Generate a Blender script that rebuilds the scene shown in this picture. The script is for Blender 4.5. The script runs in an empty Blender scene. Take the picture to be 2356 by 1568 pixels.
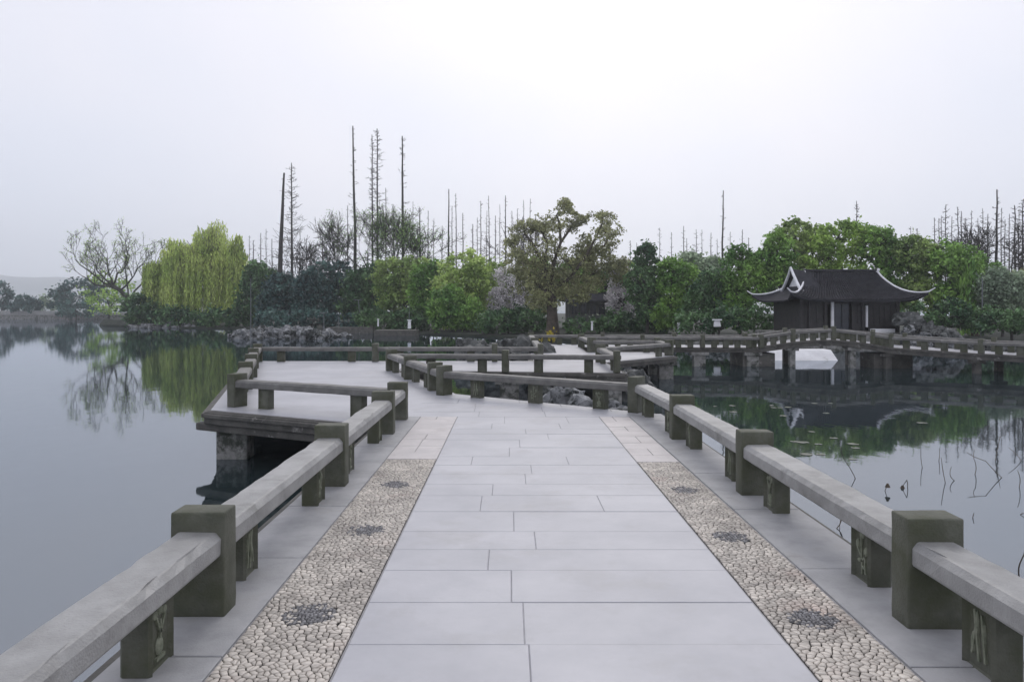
import bpy, bmesh, math, random
import numpy as np
from mathutils import Vector, Matrix
random.seed(7); RNG = np.random.default_rng(7)
S = bpy.context.scene; C = S.collection
PI = math.pi

# ------------------------------------------------------------------ camera
cd = bpy.data.cameras.new('camera'); cam = bpy.data.objects.new('camera', cd); C.objects.link(cam)
cam.location = (0, 0, 1.6); cam.rotation_euler = (PI/2, 0, 0)
cd.sensor_width = 36; cd.lens = 36*1700/2356; cd.shift_x = 6/2356; cd.shift_y = -73/2356
cd.clip_start = 0.05; cd.clip_end = 6000
S.camera = cam
# ------------------------------------------------------------------ world
W = bpy.data.worlds.new('World'); S.world = W; W.use_nodes = True
nt = W.node_tree; nt.nodes.clear()
N = nt.nodes.new; L = nt.links.new
SUN_EL, SUN_AZ = 40, 8
tc = N('ShaderNodeTexCoord')
sky = N('ShaderNodeTexSky'); sky.sky_type = 'NISHITA'; sky.sun_disc = False
sky.sun_elevation = math.radians(SUN_EL); sky.sun_rotation = math.radians(SUN_AZ)
sky.dust_density = 6; sky.air_density = 1.0
bg1 = N('ShaderNodeBackground'); bg1.inputs['Strength'].default_value = 0.06
L(sky.outputs[0], bg1.inputs[0])
# the overcast layer: an even cloud sheet, brighter towards the zenith
sp = N('ShaderNodeSeparateXYZ'); L(tc.outputs['Generated'], sp.inputs[0])
ramp = N('ShaderNodeValToRGB'); L(sp.outputs[2], ramp.inputs[0])
e = ramp.color_ramp.elements
e[0].position = 0.0; e[0].color = (0.865, 0.90, 0.94, 1)
e[1].position = 1.0; e[1].color = (1.0, 1.0, 1.05, 1)
m = ramp.color_ramp.elements.new(0.16); m.color = (0.85, 0.885, 0.95, 1)
m = ramp.color_ramp.elements.new(0.40); m.color = (0.85, 0.88, 0.95, 1)
nz = N('ShaderNodeTexNoise'); nz.inputs['Scale'].default_value = 1.6; nz.inputs['Detail'].default_value = 3
L(tc.outputs['Generated'], nz.inputs['Vector'])
r2 = N('ShaderNodeValToRGB'); L(nz.outputs[0], r2.inputs[0])
r2.color_ramp.elements[0].position = .30; r2.color_ramp.elements[0].color = (0.83, 0.88, 0.98, 1)
r2.color_ramp.elements[1].position = .62; r2.color_ramp.elements[1].color = (1.04, .995, 1.01, 1)
mx = N('ShaderNodeMix'); mx.data_type = 'RGBA'; mx.blend_type = 'MULTIPLY'; mx.inputs[0].default_value = 1
L(ramp.outputs[0], mx.inputs[6]); L(r2.outputs[0], mx.inputs[7])
bg2 = N('ShaderNodeBackground'); L(mx.outputs[2], bg2.inputs[0]); bg2.inputs['Strength'].default_value = 1.06
ms = N('ShaderNodeMixShader'); ms.inputs[0].default_value = 0.93
L(bg1.outputs[0], ms.inputs[1]); L(bg2.outputs[0], ms.inputs[2])
wo = N('ShaderNodeOutputWorld'); L(ms.outputs[0], wo.inputs[0])
# ------------------------------------------------------------------ sun behind the cloud
sd = bpy.data.lights.new('sun', 'SUN'); sd.energy = 0.9; sd.angle = math.radians(35); sd.color = (1, .96, .9)
sun = bpy.data.objects.new('sun', sd); C.objects.link(sun)
d = Vector((math.sin(math.radians(SUN_AZ))*math.cos(math.radians(SUN_EL)), math.cos(math.radians(SUN_AZ))*math.cos(math.radians(SUN_EL)), math.sin(math.radians(SUN_EL))))
sun.rotation_euler = d.to_track_quat('Z', 'Y').to_euler()
S.view_settings.view_transform = 'Standard'; S.view_settings.look = 'None'
S.view_settings.gamma = 1; S.view_settings.exposure = 0.0
S.render.engine = 'CYCLES'
S.cycles.max_bounces = 6; S.cycles.diffuse_bounces = 3; S.cycles.glossy_bounces = 3; S.cycles.volume_bounces = 1
S.cycles.transparent_max_bounces = 8

F = 1700.0
def PX(x, y): return (x-1172)*y/F                # picture column at depth y -> x
def PZ(v, y): return 1.6-(v-711)*y/F             # picture row at depth y -> z
WL = -0.8                                        # lake level

# ------------------------------------------------------------------ materials
def mat(name, c1, c2=None, rough=.8, scale=6, detail=6, bump=0., bscale=60, c3=None, s3=1.2, spec=.5, p3=(.5,.62), island=0.0):
    m = bpy.data.materials.new(name); m.use_nodes = True
    t = m.node_tree; n = t.nodes; l = t.links
    b = n['Principled BSDF']; b.inputs['Roughness'].default_value = rough
    b.inputs['Specular IOR Level'].default_value = spec
    g = n.new('ShaderNodeNewGeometry')
    out = None
    if c2 is not None:
        z = n.new('ShaderNodeTexNoise'); z.inputs['Scale'].default_value = scale; z.inputs['Detail'].default_value = detail
        z.inputs['Roughness'].default_value = .65
        l.new(g.outputs['Position'], z.inputs['Vector'])
        r = n.new('ShaderNodeValToRGB'); l.new(z.outputs[0], r.inputs[0])
        r.color_ramp.elements[0].position = .36; r.color_ramp.elements[0].color = (*c1, 1)
        r.color_ramp.elements[1].position = .64; r.color_ramp.elements[1].color = (*c2, 1)
        out = r.outputs[0]
        if c3 is not None:
            z3 = n.new('ShaderNodeTexNoise'); z3.inputs['Scale'].default_value = s3; z3.inputs['Detail'].default_value = 8
            z3.inputs['Roughness'].default_value = .7
            l.new(g.outputs['Position'], z3.inputs['Vector'])
            q = n.new('ShaderNodeValToRGB'); l.new(z3.outputs[0], q.inputs[0])
            q.color_ramp.elements[0].position = p3[0]; q.color_ramp.elements[1].position = p3[1]
            x = n.new('ShaderNodeMix'); x.data_type = 'RGBA'
            l.new(q.outputs[0], x.inputs[0]); l.new(out, x.inputs[6]); x.inputs[7].default_value = (*c3, 1)
            out = x.outputs[2]
        if island:
            hs = n.new('ShaderNodeHueSaturation'); l.new(out, hs.inputs['Color'])
            mr = n.new('ShaderNodeMapRange'); l.new(g.outputs['Random Per Island'], mr.inputs[0])
            mr.inputs[3].default_value = 1-island; mr.inputs[4].default_value = 1+island
            l.new(mr.outputs[0], hs.inputs['Value']); out = hs.outputs[0]
        l.new(out, b.inputs['Base Color'])
    else:
        b.inputs['Base Color'].default_value = (*c1, 1)
    if bump:
        z = n.new('ShaderNodeTexNoise'); z.inputs['Scale'].default_value = bscale; z.inputs['Detail'].default_value = 5
        l.new(g.outputs['Position'], z.inputs['Vector'])
        bp = n.new('ShaderNodeBump'); bp.inputs['Strength'].default_value = bump; bp.inputs['Distance'].default_value = .01
        l.new(z.outputs[0], bp.inputs['Height']); l.new(bp.outputs[0], b.inputs['Normal'])
    return m
def leafmat(name, c1, c2, scale=.6, trans=.3, c3=None):
    m = bpy.data.materials.new(name); m.use_nodes = True
    t = m.node_tree; n = t.nodes; l = t.links; n.clear()
    g = n.new('ShaderNodeNewGeometry')
    z = n.new('ShaderNodeTexNoise'); z.inputs['Scale'].default_value = scale; z.inputs['Detail'].default_value = 3
    l.new(g.outputs['Position'], z.inputs['Vector'])
    r = n.new('ShaderNodeValToRGB'); l.new(z.outputs[0], r.inputs[0])
    r.color_ramp.elements[0].position = .38; r.color_ramp.elements[0].color = (*c1, 1)
    r.color_ramp.elements[1].position = .62; r.color_ramp.elements[1].color = (*c2, 1)
    hs = n.new('ShaderNodeHueSaturation'); l.new(r.outputs[0], hs.inputs['Color'])
    mr = n.new('ShaderNodeMapRange'); l.new(g.outputs['Random Per Island'], mr.inputs[0])
    mr.inputs[3].default_value = .55; mr.inputs[4].default_value = 1.5
    l.new(mr.outputs[0], hs.inputs['Value'])
    d = n.new('ShaderNodeBsdfPrincipled'); d.inputs['Roughness'].default_value = .5; d.inputs['Specular IOR Level'].default_value = .35
    l.new(hs.outputs[0], d.inputs['Base Color'])
    tr = n.new('ShaderNodeBsdfTranslucent'); l.new(hs.outputs[0], tr.inputs[0])
    x = n.new('ShaderNodeMixShader'); x.inputs[0].default_value = trans
    l.new(d.outputs[0], x.inputs[1]); l.new(tr.outputs[0], x.inputs[2])
    o = n.new('ShaderNodeOutputMaterial'); l.new(x.outputs[0], o.inputs[0])
    return m
M = {}
M['deck'] = mat('pale_flagstone', (.32,.323,.35), (.41,.41,.435), rough=.42, scale=.9, detail=10, bump=.12, bscale=25, c3=(.30,.295,.305), s3=1.3, p3=(.52,.74), island=.06)
M['kerb'] = mat('kerb_granite', (.26,.262,.27), (.37,.368,.375), rough=.6, scale=3, detail=9, bump=.2, bscale=90, c3=(.24,.235,.23), s3=1.5, p3=(.55,.7), island=.05)
M['warm'] = mat('pinkish_flagstone', (.40,.375,.37), (.49,.46,.45), rough=.55, scale=2, detail=8, bump=.1, bscale=30, c3=(.36,.33,.32), s3=2.5, p3=(.56,.7), island=.10)
M['joint'] = mat('joint_mortar', (.24,.235,.24), (.36,.355,.36), rough=.9, scale=9)
M['bed'] = mat('dark_pebble_mortar', (.008,.007,.006), (.022,.02,.018), rough=.95, scale=12)
M['pebble'] = mat('pale_pebble', (.34,.31,.275), (.56,.515,.455), rough=.6, scale=3, detail=6, c3=(.58,.46,.40), s3=.8, p3=(.55,.78), island=.25)
M['pebble_dark'] = mat('dark_pebble', (.10,.098,.102), (.24,.235,.24), rough=.55, scale=20, island=.4)
M['rail'] = mat('rail_granite', (.22,.218,.212), (.33,.327,.32), rough=.5, scale=3.5, detail=10, bump=.4, bscale=90, c3=(.15,.15,.14), s3=2.2, p3=(.54,.72))
M['rail_dark'] = mat('backlit_rail_stone', (.10,.098,.092), (.17,.165,.155), rough=.6, scale=3.5, detail=10, bump=.4, bscale=60, c3=(.26,.25,.24), s3=2.5, p3=(.58,.70))  # darker copy of the rail stone: backlit shade of far rails put into colour
M['rockdark'] = mat('dark_lake_rock', (.025,.028,.028), (.13,.135,.13), rough=.85, scale=3, detail=10, bump=.6, bscale=12, c3=(.40,.40,.40), s3=3.1, p3=(.62,.68))
M['post'] = mat('weathered_post_stone', (.066,.070,.050), (.120,.122,.096), rough=.75, scale=4, detail=9, bump=.5, bscale=80, c3=(.06,.065,.036), s3=2.2, p3=(.45,.62))
M['carve'] = mat('mossy_carved_stone', (.13,.145,.10), (.24,.25,.19), rough=.85, scale=14, detail=9, bump=.6, bscale=90, c3=(.26,.27,.22), s3=11, p3=(.6,.72))
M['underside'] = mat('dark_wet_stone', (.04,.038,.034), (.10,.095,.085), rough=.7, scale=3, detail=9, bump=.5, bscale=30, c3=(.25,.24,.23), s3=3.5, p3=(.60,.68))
M['pier'] = mat('pier_stone', (.12,.12,.11), (.28,.275,.265), rough=.8, scale=4, detail=9, bump=.5, bscale=30, c3=(.04,.045,.035), s3=2.4, p3=(.5,.6))
M['rock'] = mat('lake_rock', (.06,.065,.07), (.30,.305,.31), rough=.85, scale=2.2, detail=10, bump=.6, bscale=9, c3=(.02,.024,.022), s3=1.6, p3=(.5,.56))
M['pale'] = mat('whitewashed_stone', (.62,.62,.63), (.78,.78,.79), rough=.8, scale=1.5, detail=8, c3=(.4,.4,.38), s3=2.5, p3=(.6,.7))
M['earth'] = mat('dark_bank_soil', (.010,.014,.010), (.022,.030,.017), rough=.95, scale=.8, detail=8, bump=.8, bscale=6)
M['grass'] = mat('bank_grass', (.03,.05,.02), (.07,.10,.035), rough=.95, scale=.5, detail=8, bump=.8, bscale=10)
M['bark'] = mat('dark_bark', (.022,.02,.019), (.06,.055,.05), rough=.9, scale=5)
M['barkgrey'] = mat('grey_bark', (.06,.055,.055), (.13,.12,.115), rough=.9, scale=5)
M['barkbrown'] = mat('brown_bark', (.045,.036,.028), (.10,.08,.062), rough=.9, scale=5)
M['tile'] = mat('dark_roof_tile', (.022,.022,.027), (.042,.042,.050), rough=.95, spec=.12, scale=3, bump=.2, bscale=20)
M['timber'] = mat('dark_timber', (.012,.011,.013), (.028,.025,.027), rough=.6, scale=3)
M['white'] = mat('white_lime_plaster', (.62,.62,.64), (.8,.8,.82), rough=.7, scale=2.5)
M['inside'] = mat('blue_black_window', (.01,.012,.02), (.02,.024,.04), rough=.25, scale=2)
M['hall'] = mat('hall_grey_wall', (.07,.075,.075), (.15,.155,.15), rough=.8, scale=.5)
M['metal'] = mat('grey_metal', (.10,.11,.12), (.16,.17,.18), rough=.5, scale=4)
M['stalk'] = mat('dead_lotus_stalk', (.04,.032,.025), (.09,.07,.05), rough=.8, scale=9)
M['pad'] = mat('floating_leaf_green', (.03,.045,.025), (.08,.095,.05), rough=.45, scale=5)
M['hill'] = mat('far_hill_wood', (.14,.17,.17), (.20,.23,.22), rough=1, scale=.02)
M['g_willow'] = leafmat('willow_leaf', (0.346,0.454,0.108), (0.562,0.648,0.205), .35, .4)
M['g_dark'] = leafmat('dark_evergreen_leaf', (0.044,0.104,0.049), (0.124,0.227,0.085), .5, .15)
M['g_blue'] = leafmat('bluish_evergreen_leaf', (0.033,0.075,0.073), (0.081,0.156,0.131), .4, .15)
M['g_mid'] = leafmat('mid_green_leaf', (0.091,0.208,0.046), (0.247,0.416,0.091), .4, .25)
M['g_olive'] = leafmat('olive_leaf', (0.168,0.266,0.077), (0.350,0.462,0.140), .4, .3)
M['g_brown'] = leafmat('brownish_olive_leaf', (0.195,0.208,0.098), (0.364,0.377,0.182), .4, .3)
M['g_light'] = leafmat('fresh_green_leaf', (0.204,0.336,0.072), (0.432,0.600,0.144), .4, .35)
M['g_yellow'] = leafmat('yellow_green_leaf', (0.288,0.408,0.108), (0.480,0.600,0.192), .4, .35)
M['g_grey'] = leafmat('mauve_grey_twig_haze', (0.483,0.460,0.460), (0.713,0.678,0.701), .4, .2)
M['g_pale'] = leafmat('pale_sage_leaf', (0.240,0.312,0.216), (0.432,0.528,0.360), .4, .3)
M['forsythia'] = leafmat('yellow_flower', (.35,.28,.03), (.5,.42,.06), 2, .3)

def water_material():
    m = bpy.data.materials.new('lake_water'); m.use_nodes = True
    t = m.node_tree; n = t.nodes; l = t.links; n.clear()
    g = n.new('ShaderNodeNewGeometry')
    df = n.new('ShaderNodeBsdfDiffuse'); df.inputs[0].default_value = (.020,.030,.032, 1)
    gl = n.new('ShaderNodeBsdfGlossy'); gl.inputs['Roughness'].default_value = .035; gl.inputs[0].default_value = (.90,.94,1.0,1)
    fr = n.new('ShaderNodeFresnel'); fr.inputs[0].default_value = 3.1
    x = n.new('ShaderNodeMixShader'); l.new(fr.outputs[0], x.inputs[0]); l.new(df.outputs[0], x.inputs[1]); l.new(gl.outputs[0], x.inputs[2])
    mp = n.new('ShaderNodeMapping'); mp.inputs['Scale'].default_value = (1, .6, 1); l.new(g.outputs['Position'], mp.inputs[0])
    z = n.new('ShaderNodeTexNoise'); z.inputs['Scale'].default_value = 2.2; z.inputs['Detail'].default_value = 3
    l.new(mp.outputs[0], z.inputs['Vector'])
    b = n.new('ShaderNodeBump'); b.inputs['Strength'].default_value = .10; b.inputs['Distance'].default_value = .02
    l.new(z.outputs[0], b.inputs['Height']); l.new(b.outputs[0], gl.inputs['Normal']); l.new(b.outputs[0], fr.inputs['Normal'])
    o = n.new('ShaderNodeOutputMaterial'); l.new(x.outputs[0], o.inputs[0])
    return m
M['water'] = water_material()

# ------------------------------------------------------------------ helpers
def tag(o, label=None, cat=None, group=None, kind=None):
    if label: o['label'] = label
    if cat: o['category'] = cat
    if group: o['group'] = group
    if kind: o['kind'] = kind
    return o
def link(name, me, m, parent=None, smooth=False):
    if m is not None and len(me.materials) == 0: me.materials.append(M[m] if isinstance(m, str) else m)
    if smooth:
        me.polygons.foreach_set('use_smooth', [True]*len(me.polygons))
    o = bpy.data.objects.new(name, me); C.objects.link(o)
    if parent: o.parent = parent
    return o
def empty(name, loc=(0,0,0), label=None, cat=None, group=None, rz=0):
    o = bpy.data.objects.new(name, None); C.objects.link(o); o.location = loc; o.rotation_euler = (0,0,rz)
    o.empty_display_size = .2
    return tag(o, label, cat, group)
def bm_mesh(name, bm):
    me = bpy.data.meshes.new(name); bm.normal_update(); bm.to_mesh(me); bm.free(); return me
def bbox(bm, x0, x1, y0, y1, z0, z1, bev=0, taper=0):
    v = [bm.verts.new(p) for p in ((x0,y0,z0),(x1,y0,z0),(x1,y1,z0),(x0,y1,z0),(x0+taper,y0+taper,z1),(x1-taper,y0+taper,z1),(x1-taper,y1-taper,z1),(x0+taper,y1-taper,z1))]
    f = [bm.faces.new([v[i] for i in q]) for q in ((3,2,1,0),(4,5,6,7),(0,1,5,4),(1,2,6,5),(2,3,7,6),(3,0,4,7))]
    if bev:
        es = {e for q in f for e in q.edges}
        bmesh.ops.bevel(bm, geom=list(es), offset=bev, segments=2 if bev > .012 else 1, affect='EDGES', profile=.6)
def box_mesh(name, *a, **k):
    bm = bmesh.new(); bbox(bm, *a, **k); return bm_mesh(name, bm)
def poly_prism(bm, pts, z0, z1, bev=0, zs=None):
    n = len(pts)
    lo = [bm.verts.new((p[0], p[1], z0)) for p in pts]; hi = [bm.verts.new((p[0], p[1], z1 if zs is None else zs[i])) for i, p in enumerate(pts)]
    top = bm.faces.new(hi); bm.faces.new(lo[::-1])
    for i in range(n): bm.faces.new((lo[i], lo[(i+1)%n], hi[(i+1)%n], hi[i]))
    if bev: bmesh.ops.bevel(bm, geom=list(top.edges), offset=bev, segments=1, affect='EDGES')
def tess_prism(bm, pts, z0, z1):
    from mathutils.geometry import tessellate_polygon
    if sum(pts[i-1][0]*pts[i][1]-pts[i][0]*pts[i-1][1] for i in range(len(pts))) < 0: pts = pts[::-1]
    tri = tessellate_polygon([[Vector((p[0], p[1], 0)) for p in pts]]); n = len(pts)
    lo = [bm.verts.new((p[0], p[1], z0)) for p in pts]; hi = [bm.verts.new((p[0], p[1], z1)) for p in pts]
    for a, b, c in tri: bm.faces.new((hi[a], hi[b], hi[c])); bm.faces.new((lo[c], lo[b], lo[a]))
    for i in range(n): bm.faces.new((lo[i], lo[(i+1)%n], hi[(i+1)%n], hi[i]))
    bmesh.ops.recalc_face_normals(bm, faces=bm.faces)
def clip(poly, a, b, c):            # keep a*x+b*y<=c
    out = []
    for i in range(len(poly)):
        p = poly[i]; q = poly[(i+1) % len(poly)]
        dp = a*p[0]+b*p[1]-c; dq = a*q[0]+b*q[1]-c
        if dp <= 0: out.append(p)
        if (dp < 0 < dq) or (dq < 0 < dp):
            t = dp/(dp-dq); out.append((p[0]+t*(q[0]-p[0]), p[1]+t*(q[1]-p[1])))
    return out
def np_mesh(name, V, Q):            # quads
    V = np.asarray(V, np.float32); Q = np.asarray(Q, np.int32)
    me = bpy.data.meshes.new(name); k = Q.shape[1]
    me.vertices.add(len(V)); me.vertices.foreach_set('co', V.ravel())
    me.loops.add(Q.size); me.loops.foreach_set('vertex_index', Q.ravel())
    me.polygons.add(len(Q)); me.polygons.foreach_set('loop_start', np.arange(len(Q), dtype=np.int32)*k)
    try: me.polygons.foreach_set('loop_total', np.full(len(Q), k, np.int32))
    except Exception: pass
    me.update(calc_edges=True); me.validate(); return me
def tubes(segs, n=5):               # segs: list of (p0,p1,r0,r1)
    A = np.array([[*s[0], *s[1], s[2], s[3]] for s in segs], np.float64)
    P0, P1, R0, R1 = A[:, :3], A[:, 3:6], A[:, 6], A[:, 7]
    D = P1-P0; D /= np.linalg.norm(D, axis=1)[:, None]+1e-9
    U = np.where(np.abs(D[:, 2:3]) < .9, np.array([[0, 0, 1.]]), np.array([[1., 0, 0]]))
    X = np.cross(U, D); X /= np.linalg.norm(X, axis=1)[:, None]; Y = np.cross(D, X)
    a = np.arange(n)*2*PI/n
    ring = np.cos(a)[None, :, None]*X[:, None, :]+np.sin(a)[None, :, None]*Y[:, None, :]
    V = np.stack([P0[:, None, :]+ring*R0[:, None, None], P1[:, None, :]+ring*R1[:, None, None]], 1)   # s,2,n,3
    V = V.reshape(-1, 3)
    b = (np.arange(len(segs))*2*n)[:, None]; i = np.arange(n)[None, :]; j = (i+1) % n
    Q = np.stack([b+i, b+j, b+n+j, b+n+i], 2).reshape(-1, 4)
    return V, Q
def leaves(cent, size, up=0.0, aspect=1.7):     # random leaf quads (rhombs) at given centres
    n = len(cent)
    d = RNG.normal(size=(n, 3)); d[:, 2] += up; d /= np.linalg.norm(d, axis=1)[:, None]
    u = RNG.normal(size=(n, 3)); u -= (u*d).sum(1)[:, None]*d; u /= np.linalg.norm(u, axis=1)[:, None]
    v = np.cross(d, u)
    s = size*RNG.uniform(.6, 1.4, n)[:, None]
    V = np.stack([cent-u*s*.5*aspect, cent-v*s*.5+u*s*.1, cent+u*s*.5*aspect, cent+v*s*.5+u*s*.1], 1).reshape(-1, 3)
    Q = np.arange(4*n).reshape(-1, 4)
    return V, Q

# ================================================================== SETTING
bm = bmesh.new(); v = [bm.verts.new(p) for p in ((-2300,-300,WL),(2300,-300,WL),(2300,1990,WL),(-2300,1990,WL))]; bm.faces.new(v)
tag(link('water', bm_mesh('water', bm), 'water'), kind='structure')

def land(name, shore, back, m, h1=.5, h2=1.2, label=None):
    # shore polyline left->right; rings of rising ground going back
    bm = bmesh.new(); rings = []
    for dy, z in ((0, WL-.3), (.05, WL+.18), (1.2, WL+h1), (12, WL+h2), (back, WL+h2+.3)):
        rings.append([bm.verts.new((x+(0 if dy < 20 else 0), y+dy, z+random.uniform(-.05,.05)*(dy>1))) for x, y in shore])
    for a, b in zip(rings, rings[1:]):
        for i in range(len(shore)-1): bm.faces.new((a[i], a[i+1], b[i+1], b[i]))
    return tag(link(name, bm_mesh(name, bm), m), kind='structure')
def dense(pts, step=1.5, jit=.35):
    out = []
    for (x0, y0), (x1, y1) in zip(pts, pts[1:]):
        n = max(1, int(math.hypot(x1-x0, y1-y0)/step))
        for k in range(n):
            t = k/n; out.append((x0+(x1-x0)*t, y0+(y1-y0)*t+random.uniform(-jit, jit)))
    out.append(pts[-1]); return out
shore_main = [(-52,101),(-47,97),(-38,92),(-31,88),(-22,80),(-16,76),(-9,72),(-4,66),(1,60),(6,52),(9,46.5),(13,43),(24,42),(36,40),(60,36),(120,30)]
land('island_ground', dense(shore_main), 260, 'earth', .15, .45)
# far hills
def hill(x0, x1, y, zmax, seed, depth=250):
    random.seed(seed); bm = bmesh.new(); n = 60; rows = []
    ph = [random.uniform(0, 6) for _ in range(4)]
    for j in range(9):
        t = j/8; row = []
        for i in range(n+1):
            s = i/n
            e_ = math.sin(PI*s)**.8*(.75+.12*math.sin(6*s+ph[0])+.10*math.sin(13*s+ph[1])+.04*math.sin(31*s+ph[2]))
            z = WL-1+zmax*e_*math.sin(PI/2*min(1, t*1.0))**1.0
            row.append(bm.verts.new((x0+(x1-x0)*s, y+depth*t, z+random.uniform(-1, 1)*zmax*.012)))
        rows.append(row)
    for a, b in zip(rows, rows[1:]):
        for i in range(n): bm.faces.new((a[i], a[i+1], b[i+1], b[i]))
    return tag(link('hill', bm_mesh('hill', bm), 'hill', smooth=True), kind='structure')
hill(-1900, -430, 1500, 140, 3)
hill(-560, -400, 700, 22, 5, 120)
hill(-420, 900, 1250, 34, 9)

# ================================================================== BRIDGE DECK
bridge = empty('stone_footbridge', (0,0,0), 'pale flagged zigzag stone footbridge with pebble side strips that winds across the lake', 'footbridge')
deck_poly = [(-1.8,-2),(2.32,-2),(2.32,11.3),(-1.0,14.0),(-2.85,19.3),(2.9,18.55),(2.95,22.3),(5.7,25.4),(5.7,27.6),(2.9,27.6),(3.0,31.4),(10.4,30.9),(10.4,33.2),(0.8,33.7),(0.7,22.85),(-8.1,22.9),(-4.78,11.7),(-1.8,10.2)]
TH = .20
bm = bmesh.new(); tess_prism(bm, deck_poly, -TH, -.012)
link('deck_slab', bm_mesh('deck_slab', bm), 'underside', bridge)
# far sheet of paving (beyond the range where single flags read)
def sheet(name, poly, m, z0=-.012, z1=0.0, parent=bridge, bev=.003):
    bm = bmesh.new(); tess_prism(bm, poly, z0, z1)
    return link(name, bm_mesh(name, bm), m, parent)
# bed below flags is a dark joint layer
sheet('joint_bed', [(-1.79,-1.99),(2.31,-1.99),(2.31,11.29),(-1.0,13.98),(-1.3,14.6),(-5.4,14.6),(-4.72,11.76),(-1.79,10.22)], 'joint', -.012, -.0075)
sheet('joint_fill', [(-.768,.92),(1.328,.92),(1.328,10.99),(-.768,10.99)], 'joint', -.0074, -.0036)
# flags of the middle lane
def flags(x0, x1, y0, y1, row, wmin, wmax, m, clips=(), seed=1, gap=.0017, name='paving_slab', skew=0):
    rnd = random.Random(seed); y = y0
    while y < y1-.05:
        r = min(row*rnd.uniform(.85, 1.15), y1-y)
        if y1-(y+r) < row*.4: r = y1-y
        x = x0; first = rnd.uniform(.35, 1)
        while x < x1-.02:
            w = rnd.uniform(wmin, wmax)*first; first = 1
            if x1-(x+w) < wmin*.5: w = x1-x
            p = [(x+gap, y+gap), (x+w-gap, y+gap), (x+w-gap, y+r-gap), (x+gap, y+r-gap)]
            for c in clips: p = clip(p, *c) if len(p) > 2 else p
            if len(p) > 2:
                bm = bmesh.new(); zt = rnd.uniform(-.0018, .0018)
                cx = sum(q[0] for q in p)/len(p); cy = sum(q[1] for q in p)/len(p)
                poly_prism(bm, [(q[0]-cx, q[1]-cy) for q in p], -.010, zt, bev=.003)
                o = link(name, bm_mesh(name, bm), m, bridge); o.location = (cx, cy, 0)
            x += w
        y += r
# far edge line from (2.32,11.3) to (-1.0,14.0): keep near side
ex, ey = 3.32, -2.7; nx, ny = 2.7, 3.32    # normal
farclip = (nx, ny, nx*2.31+ny*11.28)
leftclip = (-1.55, -2.95, -1.55*(-1.8)-2.95*10.45)   # keep far side of lateral left edge
flags(-.77, 1.33, .9, 11.0, .46, .9, 1.35, 'deck', (farclip,), 11)
flags(-1.5, 2.15, 11.0, 14.3, .55, 1.0, 1.5, 'deck', (farclip,), 12)
# side lanes past the pebbles
flags(-1.32, -.775, 7.9, 11.0, .42, .5, .6, 'warm', (), 13, gap=.004)
flags(1.335, 1.785, 7.75, 11.0, .40, .4, .5, 'warm', (farclip,), 14, gap=.004)
# kerb lanes
def lane(x0, x1, ys, m='kerb', clips=()):
    for a, b in zip(ys, ys[1:]):
        p = [(x0+.003, a+.004), (x1-.003, a+.004), (x1-.003, b-.004), (x0+.003, b-.004)]
        for c in clips: p = clip(p, *c) if len(p) > 2 else p
        if len(p) < 3: continue
        bm = bmesh.new(); poly_prism(bm, p, -.011, .004+random.uniform(-.002,.002), bev=.004)
        link('kerb_stone', bm_mesh('kerb_stone', bm), m, bridge)
lane(-1.80, -1.32, [.9,2.1,3.4,4.75,6.0,7.3,8.6,9.7,11.0])
lane(1.79, 2.32, [.9,2.0,3.3,4.55,5.9,7.2,8.4,9.6,10.6,11.29], clips=(farclip,))
# second and later stretches
sheet('paving_sheet', [(-1.02,11.0),(-1.02,13.97),(-1.08,14.2),(-2.95,19.25),(-2.9,22.86),(-8.05,22.86),(-4.76,11.78),(-1.8,10.3),(-1.79,11.0)], 'deck', -.0115, -.004)
sheet('paving_sheet', [(-2.89,19.36),(2.86,18.62),(2.9,22.84),(-2.89,22.84)], 'deck', -.0115, 0)
sheet('paving_sheet', [(.75,22.85),(2.94,22.85),(2.94,22.35),(5.66,25.4),(5.66,27.55),(2.86,27.55),(2.96,31.44),(10.38,30.94),(10.38,33.15),(.82,33.65)], 'deck', -.0115, .0005)

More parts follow.
